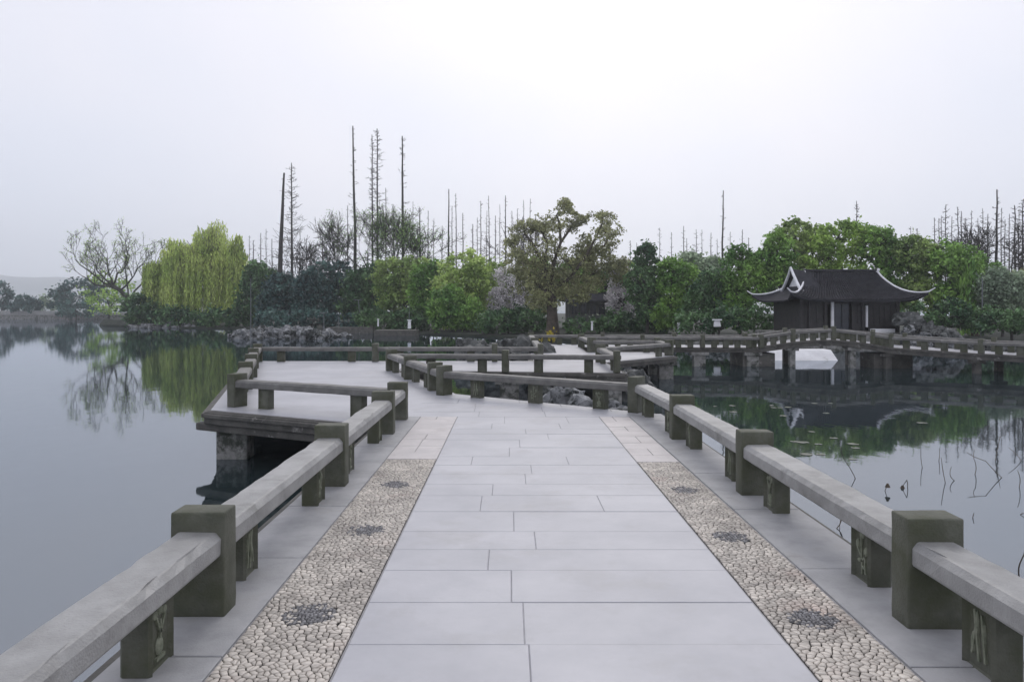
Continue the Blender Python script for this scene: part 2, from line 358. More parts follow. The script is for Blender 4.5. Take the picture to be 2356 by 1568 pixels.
# pebble strips
def pebble_strip(x0, x1, y0, y1, circles, seed, label):
    rnd = random.Random(seed)
    bm = bmesh.new(); bbox(bm, x0+.004, x1-.004, y0, y1, -.012, -.006)
    strip = link('pebble_strip', bm_mesh('pebble_strip', bm), 'bed', bridge); strip['label'] = label
    s = .036; pts = []
    def inc(x, y): return any(math.hypot(x-c[0], y-c[1]) < c[2] for c in circles)
    j = 0; y = y0+s*.3
    while y < y1:
        # a border row of longer stones on each side, looser ones between
        x = x0+s*.45+(s*.5 if j % 2 else 0)
        while x < x1:
            px, py = x+rnd.uniform(-.5,.5)*s, y+rnd.uniform(-.5,.5)*s
            if not inc(px, py): pts.append((px, py, 0))
            x += s*rnd.uniform(.9, 1.15)
        y += s*.86; j += 1
    for cx, cy, cr in circles:
        f = .021; yy = -cr
        while yy < cr:
            xx = -cr
            while xx < cr:
                px, py = cx+xx+rnd.uniform(-.3,.3)*f, cy+yy+rnd.uniform(-.3,.3)*f
                dd_ = math.hypot(px-cx, py-cy)/cr
                if dd_ < 1: pts.append((px, py, 1 if rnd.random() < 1.5-.95*dd_ else 0))
                xx += f
            yy += f*.9
    H = {}
    for i, p in enumerate(pts): H.setdefault((int(p[0]//.05), int(p[1]//.05)), []).append(i)
    cells = []
    for i, (px, py, k) in enumerate(pts):
        r = .033 if not k else .02
        poly = [(px+r*math.cos(a*PI/4), py+r*math.sin(a*PI/4)) for a in range(8)]
        gx, gy = int(px//.05), int(py//.05)
        near = [q for dx in (-1,0,1) for dy in (-1,0,1) for q in H.get((gx+dx, gy+dy), ()) if q != i]
        near.sort(key=lambda q: (pts[q][0]-px)**2+(pts[q][1]-py)**2)
        for q in near[:10]:
            qx, qy = pts[q][0]-px, pts[q][1]-py; d2 = qx*qx+qy*qy
            if d2 < 1e-8: continue
            poly = clip(poly, qx, qy, qx*px+qy*py+d2/2)
            if len(poly) < 3: break
        for c in ((1,0,x1-.006),(-1,0,-(x0+.006)),(0,1,y1),(0,-1,-y0)):
            poly = clip(poly, *c) if len(poly) > 2 else poly
        if len(poly) < 3: continue
        # Chaikin once = worn corners
        q2 = []
        for a in range(len(poly)):
            p, q = poly[a], poly[(a+1) % len(poly)]
            if math.hypot(p[0]-q[0], p[1]-q[1]) < .003: q2.append(((p[0]+q[0])/2, (p[1]+q[1])/2)); continue
            q2.append((p[0]*.84+q[0]*.16, p[1]*.84+q[1]*.16)); q2.append((p[0]*.16+q[0]*.84, p[1]*.16+q[1]*.84))
        cx = sum(q[0] for q in q2)/len(q2); cy = sum(q[1] for q in q2)/len(q2)
        if max(abs(q[0]-cx)+abs(q[1]-cy) for q in q2) < .006: continue
        cells.append((cx, cy, k, q2, rnd.uniform(-.0025,.0025)))
    def add(bm, c, off=(0,0)):
        cx, cy, k, poly, dz = c
        rings = []
        for sc, z in ((.86,-.009),(.845,-.0005+dz*.6),(.74,.0022+dz*.6)) if not k else ((.88,-.008),(.8,.0+dz),(.5,.004+dz)):
            rings.append([bm.verts.new((cx+(p[0]-cx)*sc-off[0], cy+(p[1]-cy)*sc-off[1], z)) for p in poly])
        n = len(poly); fs = []
        for a, b in zip(rings, rings[1:]):
            for i in range(n): fs.append(bm.faces.new((a[i], a[(i+1)%n], b[(i+1)%n], b[i])))
        fs.append(bm.faces.new(rings[-1]))
        for f in fs: f.material_index = k; f.smooth = True
    # the ones nearest the camera show largest; y>3.05 is in the picture
    vis = sorted([c for c in cells if c[1] > 3.15], key=lambda c: c[1])
    single = set(id(c) for c in vis[:150])
    rest = bmesh.new()
    for c in cells:
        if id(c) in single:
            b2 = bmesh.new(); add(b2, c, (c[0], c[1]))
            me = bm_mesh('pebble', b2); me.materials.append(M['pebble']); me.materials.append(M['pebble_dark'])
            o = link('pebble', me, None, strip); o.location = (c[0], c[1], 0)
        else: add(rest, c)
    me = bm_mesh('pebbles', rest); me.materials.append(M['pebble']); me.materials.append(M['pebble_dark'])
    tag(link('pebbles', me, None, strip), kind='stuff')
pebble_strip(-1.32, -.775, 2.4, 7.88, [(-1.045,3.88,.135),(-1.04,5.36,.13),(-1.05,6.75,.13)], 21, 'wide pebble strip with dark round medallions on the left of the flagstones')
pebble_strip(1.335, 1.785, 2.4, 7.73, [(1.575,3.82,.125),(1.56,5.2,.12),(1.56,6.55,.12)], 22, 'pebble strip with dark round medallions on the right of the flagstones')

# edge beams along the deck perimeter + piers
def beam(p, q, z0=-.21, z1=-.02, w=.14, out=.05, m='underside', parent=bridge, za=0, zb=0, name='edge_beam'):
    L_ = math.hypot(q[0]-p[0], q[1]-p[1]); a = math.atan2(q[1]-p[1], q[0]-p[0])
    bm = bmesh.new(); bbox(bm, -.02, L_+.02, -out-.0, w-out, z0, z1, bev=.012)
    bbox(bm, 0, L_, -out-.045, -out+.03, z1-.09, z1-.025, bev=.01)
    if za or zb:
        for v_ in bm.verts: v_.co.z += za+(zb-za)*min(1, max(0, v_.co.x/L_))
    o = link(name, bm_mesh(name, bm), m, parent); o.location = (p[0], p[1], 0); o.rotation_euler = (0,0,a); return o
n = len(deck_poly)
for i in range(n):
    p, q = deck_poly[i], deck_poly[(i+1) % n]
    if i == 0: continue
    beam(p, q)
def pier(x, y, w=.5, d_=.35, z1=-.2, a=0, parent=bridge, m='pier', cap=True):
    bm = bmesh.new(); bbox(bm, -w/2, w/2, -d_/2, d_/2, WL-.8, z1-.12 if cap else z1, bev=.03)
    if cap: bbox(bm, -w/2-.12, w/2+.12, -d_/2-.06, d_/2+.06, z1-.14, z1-.005, bev=.02)
    o = link('pier', bm_mesh('pier', bm), m, parent); o.location = (x, y, 0); o.rotation_euler = (0,0,a)
a2 = math.atan2(1.5, -2.98)
for x, y in ((-4.45,12.0),(-2.2,10.85),(-1.6,9.6),(-1.6,6.5),(-1.6,3.4),(2.1,3.2),(2.1,6.2),(2.1,9.2),(2.0,11.2),(0.4,12.3),(-1.1,13.5),(-5.6,15.4),(-6.6,18.6),(-7.6,22.2),
             (-2.0,17.3),(-2.6,19.6),(0,19.2),(2.6,18.9),(5.4,25.6),(5.4,27.3),(3.2,31.6),(5.6,31.4),(8,31.2),(10.2,31.1),(2.7,21.6)):
    pier(x, y, a=0)
# a long bracing slab that juts out to the left below the corner
bm = bmesh.new(); bbox(bm, -.25, 2.7, -.16, .16, -.34, -.215, bev=.03)
o = link('cross_slab', bm_mesh('cross_slab', bm), 'underside', bridge); o.location = (-4.75, 11.9, 0); o.rotation_euler = (0,0,math.atan2(-1.5,2.98))

# ================================================================== RAILINGS
from mathutils import noise as mnoise
def worn_post(seed):
    bm = bmesh.new(); bbox(bm, -.14, .14, -.085, .085, -.005, .55)
    bmesh.ops.subdivide_edges(bm, edges=[e_ for e_ in bm.edges if abs(e_.verts[0].co.z-e_.verts[1].co.z) > .1], cuts=7)
    bmesh.ops.subdivide_edges(bm, edges=[e_ for e_ in bm.edges if abs(e_.verts[0].co.x-e_.verts[1].co.x) > .1], cuts=3)
    bm.normal_update()
    sh = [e_ for e_ in bm.edges if len(e_.link_faces) == 2 and e_.calc_face_angle(0) > 1]
    r = bmesh.ops.bevel(bm, geom=sh, offset=.011, segments=2, affect='EDGES', profile=.55)
    for v_ in bm.verts:
        n_ = mnoise.noise_vector(v_.co*9+Vector((seed*7.3, 0, 0)))*.0035+mnoise.noise_vector(v_.co*28+Vector((0, seed*5.1, 0)))*.0016
        v_.co += n_
    for f in bm.faces: f.smooth = True
    me = bm_mesh('post', bm); me.materials.append(M['post']); return me
posts = [worn_post(k) for k in range(5)]
def rail_mesh(L_, za=0, zb=0):
    prof = [(-.118,.322),(.118,.322),(.124,.334),(.124,.408),(.098,.438),(.086,.442),(-.086,.442),(-.098,.438),(-.124,.408),(-.124,.334)]
    bm = bmesh.new(); k = max(3, int(L_/.09)); rings = []; sd_ = random.uniform(0, 90)
    for i in range(k+1):
        t = i/k
        row_ = []
        for x, z in prof:
            n1 = mnoise.noise(Vector((x*6, L_*t*2.2+sd_, z*6)))*.005+mnoise.noise(Vector((x*20, L_*t*9+sd_, z*20)))*.0035
            ed = -max(0, mnoise.noise(Vector((sd_, L_*t*7, x*9)))-.32)*.045 if abs(x) > .09 and z > .4 else 0     # chipped arrises
            row_.append(bm.verts.new((x+(n1 if x > 0 else -n1)+(ed if x > 0 else -ed), L_*t, z+za+(zb-za)*t+n1+ed*.6)))
        rings.append(row_)
    m_ = len(prof)
    for a, b in zip(rings, rings[1:]):
        for i in range(m_): bm.faces.new((a[i], b[i], b[(i+1)%m_], a[(i+1)%m_]))
    bm.faces.new(rings[0]); bm.faces.new(rings[-1][::-1])
    return bm_mesh('rail', bm)
def baluster_mesh():
    bm = bmesh.new(); bbox(bm, -.07, .07, -.115, .115, -.005, .34)
    bmesh.ops.bevel(bm, geom=[e_ for e_ in bm.edges if abs(e_.verts[0].co.z-e_.verts[1].co.z) > .1], offset=.014, segments=1, affect='EDGES')
    bm.normal_update()
    for f in list(bm.faces):
        if abs(abs(f.normal.x)-1) < .01:
            bmesh.ops.inset_region(bm, faces=[f], thickness=.030, depth=0)
            bmesh.ops.translate(bm, verts=f.verts, vec=(-.022*(1 if f.normal.x > 0 else -1), 0, 0))
    return bm_mesh('baluster', bm)
bal_me = baluster_mesh(); bal_me.materials.append(M['post'])
def carving(kind):
    bm = bmesh.new()
    def blob(y, z, ry, rz, t=.012):
        r = bmesh.ops.create_uvsphere(bm, u_segments=8, v_segments=5, radius=1)
        bmesh.ops.scale(bm, vec=(t, ry, rz), verts=r['verts']); bmesh.ops.translate(bm, vec=(0, y, z), verts=r['verts'])
    def bar(y0, z0, y1, z1, w=.006, t=.010):
        dy, dz = y1-y0, z1-z0; l_ = math.hypot(dy, dz); ny_, nz_ = -dz/l_*w, dy/l_*w
        pts = [(y0+ny_, z0+nz_), (y0-ny_, z0-nz_), (y1-ny_, z1-nz_), (y1+ny_, z1+nz_)]
        lo = [bm.verts.new((-t, p[0], p[1])) for p in pts]; hi = [bm.verts.new((t, p[0], p[1])) for p in pts]
        bm.faces.new(hi); bm.faces.new(lo[::-1])
        for i in range(4): bm.faces.new((lo[i], lo[(i+1)%4], hi[(i+1)%4], hi[i]))
    if kind == 0:      # stem with leaves
        bar(-.01,.05,.0,.27); bar(0,.15,.05,.20); bar(0,.12,-.05,.17); bar(-.05,.06,-.04,.2)
        blob(.05,.21,.022,.03); blob(-.05,.19,.02,.03); blob(0,.275,.026,.022); blob(.03,.12,.02,.014); blob(-.02,.09,.022,.012)
    elif kind == 1:    # vase with flowers
        blob(0,.10,.035,.045); bar(0,.14,0,.22); bar(0,.16,.04,.23); bar(0,.16,-.04,.24)
        blob(.045,.245,.022,.022); blob(-.045,.25,.022,.022); blob(0,.26,.022,.025); bar(-.04,.05,.04,.05,.008)
    else:              # upright leaves
        bar(-.045,.06,-.02,.26); bar(.0,.05,.03,.27); bar(.05,.07,.02,.2)
        blob(-.03,.17,.012,.06); blob(.02,.2,.014,.07); blob(.045,.12,.014,.05)
    me = bm_mesh('carving', bm); me.materials.append(M['carve']); return me
carv = [carving(k) for k in range(3)]
NB = [0]
def railing(pts, label, group, bals=(.17, .83), zf=None, first=True, last=True, sides=(1,), parent_z=0, carve=True, start_ext=0, rm='rail'):
    """pts: post centres. bals: fractions of a bay, or one tuple per bay."""
    root = empty('stone_railing', (pts[0][0], pts[0][1], zf(pts[0]) if zf else 0), label, 'railing', group)
    ox, oy, oz = root.location
    def Z(p): return (zf(p) if zf else 0)-oz
    for i, p in enumerate(pts):
        if (i == 0 and not first) or (i == len(pts)-1 and not last): continue
        q0 = pts[max(0, i-1)]; q1 = pts[min(len(pts)-1, i+1)]
        a = math.atan2(q1[1]-q0[1], q1[0]-q0[0])-PI/2
        o = bpy.data.objects.new('post', random.choice(posts)); C.objects.link(o); o.parent = root
        o.location = (p[0]-ox, p[1]-oy, Z(p)); o.rotation_euler = (0, 0, a)
        if i and i < len(pts)-1 or True: o.scale = (1, 1, random.uniform(.985, 1.015))
    for i, (p, q) in enumerate(zip(pts, pts[1:])):
        dx, dy = q[0]-p[0], q[1]-p[1]; L_ = math.hypot(dx, dy); a = math.atan2(dy, dx)-PI/2
        r = .06
        me = rail_mesh(L_-2*r, Z(p)+(Z(q)-Z(p))*r/L_, Z(p)+(Z(q)-Z(p))*(1-r/L_))
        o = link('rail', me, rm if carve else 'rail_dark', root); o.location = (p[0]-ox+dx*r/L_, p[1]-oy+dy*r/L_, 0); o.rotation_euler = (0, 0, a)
        bb = bals[i] if bals and isinstance(bals[0], (tuple, list)) else bals
        for t in bb:
            o = bpy.data.objects.new('baluster', bal_me); C.objects.link(o); o.parent = root
            o.location = (p[0]-ox+dx*t, p[1]-oy+dy*t, Z(p)+(Z(q)-Z(p))*t-.004); o.rotation_euler = (0, 0, a)
            if carve:
                NB[0] += 1
                for s_ in sides:
                    c = bpy.data.objects.new('carving', carv[NB[0] % 3]); C.objects.link(c); c.parent = o
                    c.location = (.050*s_, 0, 0)
    return root
G = 'stone railings along the zigzag footbridge'
lx, rx = -1.62, 2.13
railing([(lx,-1.4),(lx,1.15),(lx,3.92),(lx,6.73),(lx,9.5),(lx,10.72)], 'long stone railing on the left side of the nearest walkway', G,
        bals=((.2,.8),(.17,.78),(.19,.78),(.2,.78),()), sides=(1,))
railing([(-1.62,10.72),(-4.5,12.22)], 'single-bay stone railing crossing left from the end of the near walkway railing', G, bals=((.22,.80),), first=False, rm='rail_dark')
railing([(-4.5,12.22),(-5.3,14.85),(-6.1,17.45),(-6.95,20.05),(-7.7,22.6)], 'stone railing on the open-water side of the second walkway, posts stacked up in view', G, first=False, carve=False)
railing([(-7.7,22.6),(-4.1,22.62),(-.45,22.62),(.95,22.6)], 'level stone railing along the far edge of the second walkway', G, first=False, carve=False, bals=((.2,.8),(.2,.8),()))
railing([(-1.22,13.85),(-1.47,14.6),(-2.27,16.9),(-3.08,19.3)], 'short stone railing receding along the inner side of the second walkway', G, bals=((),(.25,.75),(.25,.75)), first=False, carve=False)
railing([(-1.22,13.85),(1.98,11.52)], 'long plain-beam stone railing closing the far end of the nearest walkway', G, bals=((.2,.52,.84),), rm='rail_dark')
railing([(rx,-1.5),(rx,1.1),(rx,3.77),(rx,6.42),(rx,9.12),(rx-.08,11.5)], 'long stone railing on the right side of the nearest walkway', G, bals=((.2,.8),(.2,.81),(.22,.80),(.2,.78),(.2,.8)), sides=(-1,), last=False)
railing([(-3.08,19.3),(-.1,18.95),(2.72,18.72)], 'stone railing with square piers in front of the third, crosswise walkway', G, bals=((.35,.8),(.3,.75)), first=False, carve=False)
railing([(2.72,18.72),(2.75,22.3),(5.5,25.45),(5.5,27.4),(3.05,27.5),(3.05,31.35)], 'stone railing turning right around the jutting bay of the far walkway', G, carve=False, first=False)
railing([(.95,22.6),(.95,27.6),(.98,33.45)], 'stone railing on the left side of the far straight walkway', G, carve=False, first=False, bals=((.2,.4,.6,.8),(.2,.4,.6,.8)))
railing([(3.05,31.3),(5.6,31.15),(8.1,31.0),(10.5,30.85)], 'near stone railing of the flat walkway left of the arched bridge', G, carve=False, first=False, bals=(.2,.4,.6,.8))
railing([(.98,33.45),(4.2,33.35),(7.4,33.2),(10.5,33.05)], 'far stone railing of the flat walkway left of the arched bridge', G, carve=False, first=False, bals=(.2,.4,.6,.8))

# ================================================================== ARCHED BRIDGE by the pavilion
cl = [(10.4,32.0),(11.2,31.9),(12.0,31.75),(12.8,31.6),(13.6,31.4),(14.4,31.2),(15.2,30.9),(16.0,30.4),(18.2,28.1),(20.4,25.9),(22.6,23.7),(25,21.4)]
cz = [0,.12,.24,.32,.34,.28,.18,.06,-.05,-.08,-.1,-.1]
def offset(pts, d_):
    out = []
    for i in range(len(pts)):
        a = pts[max(0, i-1)]; b = pts[min(len(pts)-1, i+1)]
        dx, dy = b[0]-a[0], b[1]-a[1]; l_ = math.hypot(dx, dy)
        out.append((pts[i][0]-dy/l_*d_, pts[i][1]+dx/l_*d_))
    return out
near_e = offset(cl, -1.1); far_e = offset(cl, 1.1)
arch = empty('arched_stone_bridge', (10.4,32,0), 'low arched stone bridge rising in front of the dark tiled pavilion, continuing right', 'bridge')
bm = bmesh.new(); rows = []
for i in range(len(cl)):
    t = .22
    rows.append([bm.verts.new((near_e[i][0]-10.4, near_e[i][1]-32, cz[i])), bm.verts.new((far_e[i][0]-10.4, far_e[i][1]-32, cz[i])),
                 bm.verts.new((far_e[i][0]-10.4, far_e[i][1]-32, cz[i]-t)), bm.verts.new((near_e[i][0]-10.4, near_e[i][1]-32, cz[i]-t))])
for a, b in zip(rows, rows[1:]):
    for i in range(4):
        f = bm.faces.new((a[i], a[(i+1)%4], b[(i+1)%4], b[i])); f.material_index = 1 if i else 0
me = bm_mesh('deck', bm); me.materials.append(M['deck']); me.materials.append(M['underside'])
link('deck', me, None, arch)
for i in range(len(cl)-1):
    p, q = near_e[i], near_e[i+1]
    o = beam((p[0]-10.4, p[1]-32), (q[0]-10.4, q[1]-32), z0=-.24, z1=.01, parent=arch, za=cz[i], zb=cz[i+1])
for i, x in enumerate(cl):
    if i in (0,2,5,7,8,9,10):
        for e_, s_ in ((near_e, 1), (far_e, -1)):
            pier(e_[i][0]-10.4, e_[i][1]-32+.2*s_, w=.24, d_=.24, z1=cz[i]-.23, parent=arch, m='pier' if i in (2,5,9) and s_ == 1 else 'underside', cap=True)
# an abutment wall either side of the arch opening
for a_, b_ in ((0,1),):
    bm = bmesh.new(); bbox(bm, -.6, .75, -1.0, .9, WL-.5, -.24, bev=.03)
    link('abutment', bm_mesh('abutment', bm), 'underside', arch)
bm = bmesh.new(); bbox(bm, 4.4, 5.9, -2.0, -.8, WL-.5, -.20, bev=.03); link('abutment', bm_mesh('abutment', bm), 'underside', arch)
def cl_z(p):
    best = min(range(len(cl)), key=lambda i: min(math.hypot(near_e[i][0]-p[0], near_e[i][1]-p[1]), math.hypot(far_e[i][0]-p[0], far_e[i][1]-p[1])))
    return cz[best]
ne = offset(cl, -.95); fe = offset(cl, .95)
G2 = 'stone railings of the arched bridge and its right-hand walkway'
sel = [0,2,4,6,7]
def cz_of(line):
    def f(p):
        i = min(range(len(line)), key=lambda i: math.hypot(line[i][0]-p[0], line[i][1]-p[1])); return cz[i]
    return f
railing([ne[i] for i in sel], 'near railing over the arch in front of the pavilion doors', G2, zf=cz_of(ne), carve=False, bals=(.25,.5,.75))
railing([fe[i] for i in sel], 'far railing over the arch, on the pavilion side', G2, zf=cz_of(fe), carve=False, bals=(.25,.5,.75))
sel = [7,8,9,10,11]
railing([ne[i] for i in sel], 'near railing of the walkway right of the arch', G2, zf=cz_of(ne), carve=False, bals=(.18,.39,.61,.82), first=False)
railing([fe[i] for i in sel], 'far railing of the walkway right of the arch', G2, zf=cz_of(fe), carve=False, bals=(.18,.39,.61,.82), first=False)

# ================================================================== PAVILION
px0, px1 = 17.0, PX(2072, 43.2); pcx = (px0+px1)/2; pw = (px1-px0)/2; pcy = 45.4; pd = 2.15
pav = empty('lakeside_pavilion', (pcx, pcy, 0), 'dark timber pavilion with grey tiled hip roof, upturned eaves and white ridge ends', 'pavilion')
fl = .25
link('platform', box_mesh('platform', -pw-.9, pw+.9, -pd-.9, pd+.9, WL-.5, fl, bev=.03), 'pier', pav)
eave = PZ(690, 42.0); ridge = PZ(626, pcy)
# roof: curved hip-and-gable surface
def roof_mesh():
    hw, hd = pw+.80, pd+1.05; rw = PX(2018, pcy)-PX(1852, pcy); rw /= 2
    bm = bmesh.new(); nu, nv = 28, 12; H_ = ridge-eave
    rxc = (PX(2018,pcy)+PX(1852,pcy))/2-pcx
    def corner(u, v):    # upturn near the corners at the eave
        c = abs(u)**6*(1-v)**3; return .42*c
    for s_ in (-1, 1):          # front and back slopes
        g = []
        for j in range(nv+1):
            v_ = j/nv; prof = .40*v_+.60*v_**1.9; row = []
            wid = hw*(1-v_)**1.25+rw*(1-(1-v_)**1.25)
            if v_ > .55: pass
            for i in range(nu+1):
                u = -1+2*i/nu
                ext = 1+.05*abs(u)**6*(1-v_)**3
                row.append(bm.verts.new((u*wid*ext+rxc*v_, s_*hd*(1-v_)*ext, eave+H_*prof+corner(u, v_))))
            g.append(row)
        for a, b in zip(g, g[1:]):
            for i in range(nu):
                q = (a[i], a[i+1], b[i+1], b[i]); bm.faces.new(q if s_ < 0 else q[::-1])
        if s_ < 0: front = g
        else: back = g
    for k in (0, nu):           # side slopes join front and back edge columns
        m_ = 8
        colF = [r[k] for r in front]; colB = [r[k] for r in back]
        prev = colF
        for t in range(1, m_+1):
            if t == m_: cur = colB
            else:
                cur = []
                for f_, b_ in zip(colF, colB):
                    w_ = t/m_; u = abs(2*w_-1)
                    co = f_.co.lerp(b_.co, w_)
                    vv = (f_.co.z)
                    j_ = len(cur)/nv
                    co.z -= .42*(1-j_)**3*(1-u**6); co.x -= (1 if k else -1)*hw*.05*(1-u**6)*(1-j_)**3
                    cur.append(bm.verts.new(co))
            for j in range(nv):
                try:
                    q = (prev[j], cur[j], cur[j+1], prev[j+1]); bm.faces.new(q)
                except ValueError: pass
            prev = cur
    bmesh.ops.remove_doubles(bm, verts=bm.verts, dist=.001)
    bmesh.ops.recalc_face_normals(bm, faces=bm.faces)
    r = bmesh.ops.solidify(bm, geom=bm.faces[:], thickness=.10)
    hips = {(s_, k): [((fr[j][k].co).copy() if fr[j][k].is_valid else None) for j in range(nv+1)] for s_, fr in ((-1, front),) for k in (0, nu)}
    return bm_mesh('roof', bm), hips, hw, hd, rw, rxc
rm, hips, hw, hd, rw, rxc = roof_mesh()
roof = link('roof', rm, 'tile', pav)
# tile ribs on the front slope
def roof_pt(u, v_, s_=-1, lift=0):
    H_ = ridge-eave; prof = .40*v_+.60*v_**1.9; wid = hw*(1-v_)**1.25+rw*(1-(1-v_)**1.25)
    ext = 1+.05*abs(u)**6*(1-v_)**3
    return (u*wid*ext+rxc*v_, s_*hd*(1-v_)*ext, eave+H_*prof+.42*abs(u)**6*(1-v_)**3+lift)
rib = box_mesh
for k in range(1, 44):
    u = -1+2*k/44
    segs = []
    for j in range(8):
        segs.append((roof_pt(u, j/8, -1, .03), roof_pt(u, (j+1)/8, -1, .03), .05, .05))
    V, Q = tubes(segs, 4); link('tile_row', np_mesh('tile_row', V, Q), 'tile', roof)
# hip ridges, white edged with upturned tips
def tubeobj(name, pts, radii, m, parent, n=6):
    segs = [(pts[i], pts[i+1], radii[i], radii[i+1]) for i in range(len(pts)-1)]
    V, Q = tubes(segs, n); return link(name, np_mesh(name, V, Q), m, parent)
for s_ in (-1, 1):
    for u in (-1, 1):
        pts = [roof_pt(u, v_, s_, .06) for v_ in [0,.04,.08,.14,.22,.32,.44,.58,.74,.88,1.0]]
        t0 = Vector(pts[0]); out = Vector((u*.28, s_*.18, .22)); tip = t0+out
        pts = [tuple(tip)]+pts
        tubeobj('hip_ridge', pts, [.03]+[.05]*4+[.06]*(len(pts)-5), 'white', roof)
tubeobj('main_ridge', [roof_pt(-1,1,-1,.08), roof_pt(1,1,-1,.08)], [.11,.11], 'tile', roof)
# raised gable horn at the left end of the ridge with white triangle
gx = roof_pt(-1,1)[0]; gz = ridge
bm = bmesh.new()
def tri_prism(bm, a, b, c, t, axis='x'):
    lo = [bm.verts.new((p[0]-t, p[1], p[2])) for p in (a, b, c)]; hi = [bm.verts.new((p[0]+t, p[1], p[2])) for p in (a, b, c)]
    bm.faces.new(lo); bm.faces.new(hi[::-1])
    for i in range(3): bm.faces.new((lo[i], hi[i], hi[(i+1)%3], lo[(i+1)%3]))
tri_prism(bm, (gx-.55, -1.5, gz-1.25), (gx-.55, 1.5, gz-1.25), (gx-.55, 0, gz-.12), .05)
link('gable_panel', bm_mesh('gable_panel', bm), 'white', roof)
bm = bmesh.new()
for s_ in (-1, 1):     # little roof over the gable panel
    q = [(gx-.85, s_*1.75, gz-1.35),(gx+.35, s_*1.75, gz-1.30),(gx+.35, 0, gz-.02),(gx-.85, 0, gz+.12)]
    lo = [bm.verts.new(p) for p in q]; hi = [bm.verts.new((p[0],p[1],p[2]+.09)) for p in q]
    bm.faces.new(lo); bm.faces.new(hi[::-1])
    for i in range(4): bm.faces.new((lo[i], hi[i], hi[(i+1)%4], lo[(i+1)%4]))
link('gable_roof', bm_mesh('gable_roof', bm), 'tile', roof)
for s_ in (-1, 1):
    tubeobj('gable_edge', [(gx-.88, 0, gz+.30),(gx-.86, s_*.35, gz-.12),(gx-.86, s_*.95, gz-.68),(gx-.86, s_*1.5, gz-1.12),(gx-.80, s_*1.9, gz-1.26)], [.07,.09,.10,.10,.08], 'white', roof)
tubeobj('ridge_horn', [(roof_pt(1,1)[0]-.1,0,gz+.05),(roof_pt(1,1)[0]+.1,-.05,gz+.12),(roof_pt(1,1)[0]-.02,-.05,gz+.22)], [.1,.09,.05], 'white', roof)
# walls, columns, lattice panels
wt = eave+.05
def part(name, x0, x1, y0, y1, z0, z1, m, parent=pav, bev=0): return link(name, box_mesh(name, x0, x1, y0, y1, z0, z1, bev=bev), m, parent)
part('back_wall', -pw, pw, pd-.12, pd, fl, wt, 'timber')
part('side_wall', -pw, -pw+.12, -pd+.1, pd-.13, fl, wt, 'timber')
part('side_wall', pw-.12, pw, -pd+.1, pd-.13, fl, wt, 'timber')
part('ceiling_board', -pw, pw, -pd, pd, wt-.25, wt+.05, 'timber')
def col(px_): return (px_-1172)*43/F-pcx
edges = [1776,1828,1905,1962,1990,2072]
for x in [1847,1866,1903,1966,1990,2070]:
    o = link('column', None or box_mesh('column', -.085,.085,-.085,.085, fl, wt-.1, bev=.02), 'timber', pav); o.location = (col(x), -pd-.02, 0)
for a, b in ((1850,1864),(1868,1900),(1968,1988),(2002,2068)):
    w = part('wall_panel', col(a)+.03, col(b)-.03, -pd+.02, -pd+.08, fl, wt-.12, 'timber')
    x0, x1 = col(a)+.03, col(b)-.03; k = max(2, int((x1-x0)/.28))
    for i in range(1, k):
        x = x0+(x1-x0)*i/k; part('lattice_bar', x-.014, x+.014, -pd-.015, -pd+.018, fl+.5, wt-.3, 'timber', w)
part('door_leaf', col(1926), col(1942), -pd+.1, -pd+.14, fl, wt-.2, 'inside')
part('door_leaf', col(1944), col(1960), -pd+.1, -pd+.14, fl, wt-.2, 'inside')
# white strips standing in for daylight through the doorways
part('doorway_light', col(1914), col(1920), -pd-.2, -pd-.08, fl, wt-.15, 'white')
part('doorway_light', col(1994), col(1998), -pd-.2, -pd-.08, fl+.3, wt-.35, 'white')
part('white_bench', col(1998), col(2050), -pd-.7, -pd-.45, fl-.05, fl+.22, 'white')
# pale landing below the arch, slope added so its face catches sky light
bm = bmesh.new(); xa, xb = PX(1772,35), PX(1918,35)
v = [bm.verts.new(p) for p in ((xa,34.3,WL-.15),(xb,34.3,WL-.15),(xb,35.3,WL+.46),(xa,35.3,WL+.46),(xa,36.2,WL+.46),(xb,36.2,WL+.46),(xb,36.2,WL-.4),(xa,36.2,WL-.4))]
for q in ((0,1,2,3),(3,2,5,4),(4,5,6,7),(0,3,4,7),(1,6,5,2),(0,7,6,1)): bm.faces.new([v[i] for i in q])
tag(link('sloped_landing', bm_mesh('sloped_landing', bm), 'pale'), 'pale stone landing at the waterline, sloped to catch sky light, seen under the arched bridge', 'landing')

# ================================================================== TREES
def wob(d_, s_): return (Vector(d_)+Vector((random.gauss(0,s_), random.gauss(0,s_), random.gauss(0,s_)))).normalized()
def branch(segs, tips, p, d_, ln, r, depth, spread=.6, wobble=.12, up=.05, k=3, shrink=.68, nseg=3, split=(2,3)):
    pts = [p]
    for i in range(nseg):
        d_ = wob(d_, wobble); d_.z += up; d_.normalize()
        q = p+d_*(ln/nseg); r1 = r*(1-.32/nseg*(i+1)/1.0)
        segs.append((p[:], q[:], r, r1)); p = q; r = r1
        if depth > 0 and i >= 1 and i < nseg-1 or (depth > 0 and random.random() < .25):
            dd = wob(d_, spread); branch(segs, tips, p, dd, ln*shrink*random.uniform(.6,1), r*.55, depth-1, spread, wobble, up, k, shrink, nseg, split)
        pts.append(p)
    if depth > 0:
        for _ in range(random.randint(*split)):
            dd = wob(d_, spread)
            branch(segs, tips, p, dd, ln*shrink*random.uniform(.7,1.1), r*.68, depth-1, spread, wobble, up, k, shrink, nseg, split)
    else: tips.append(p)
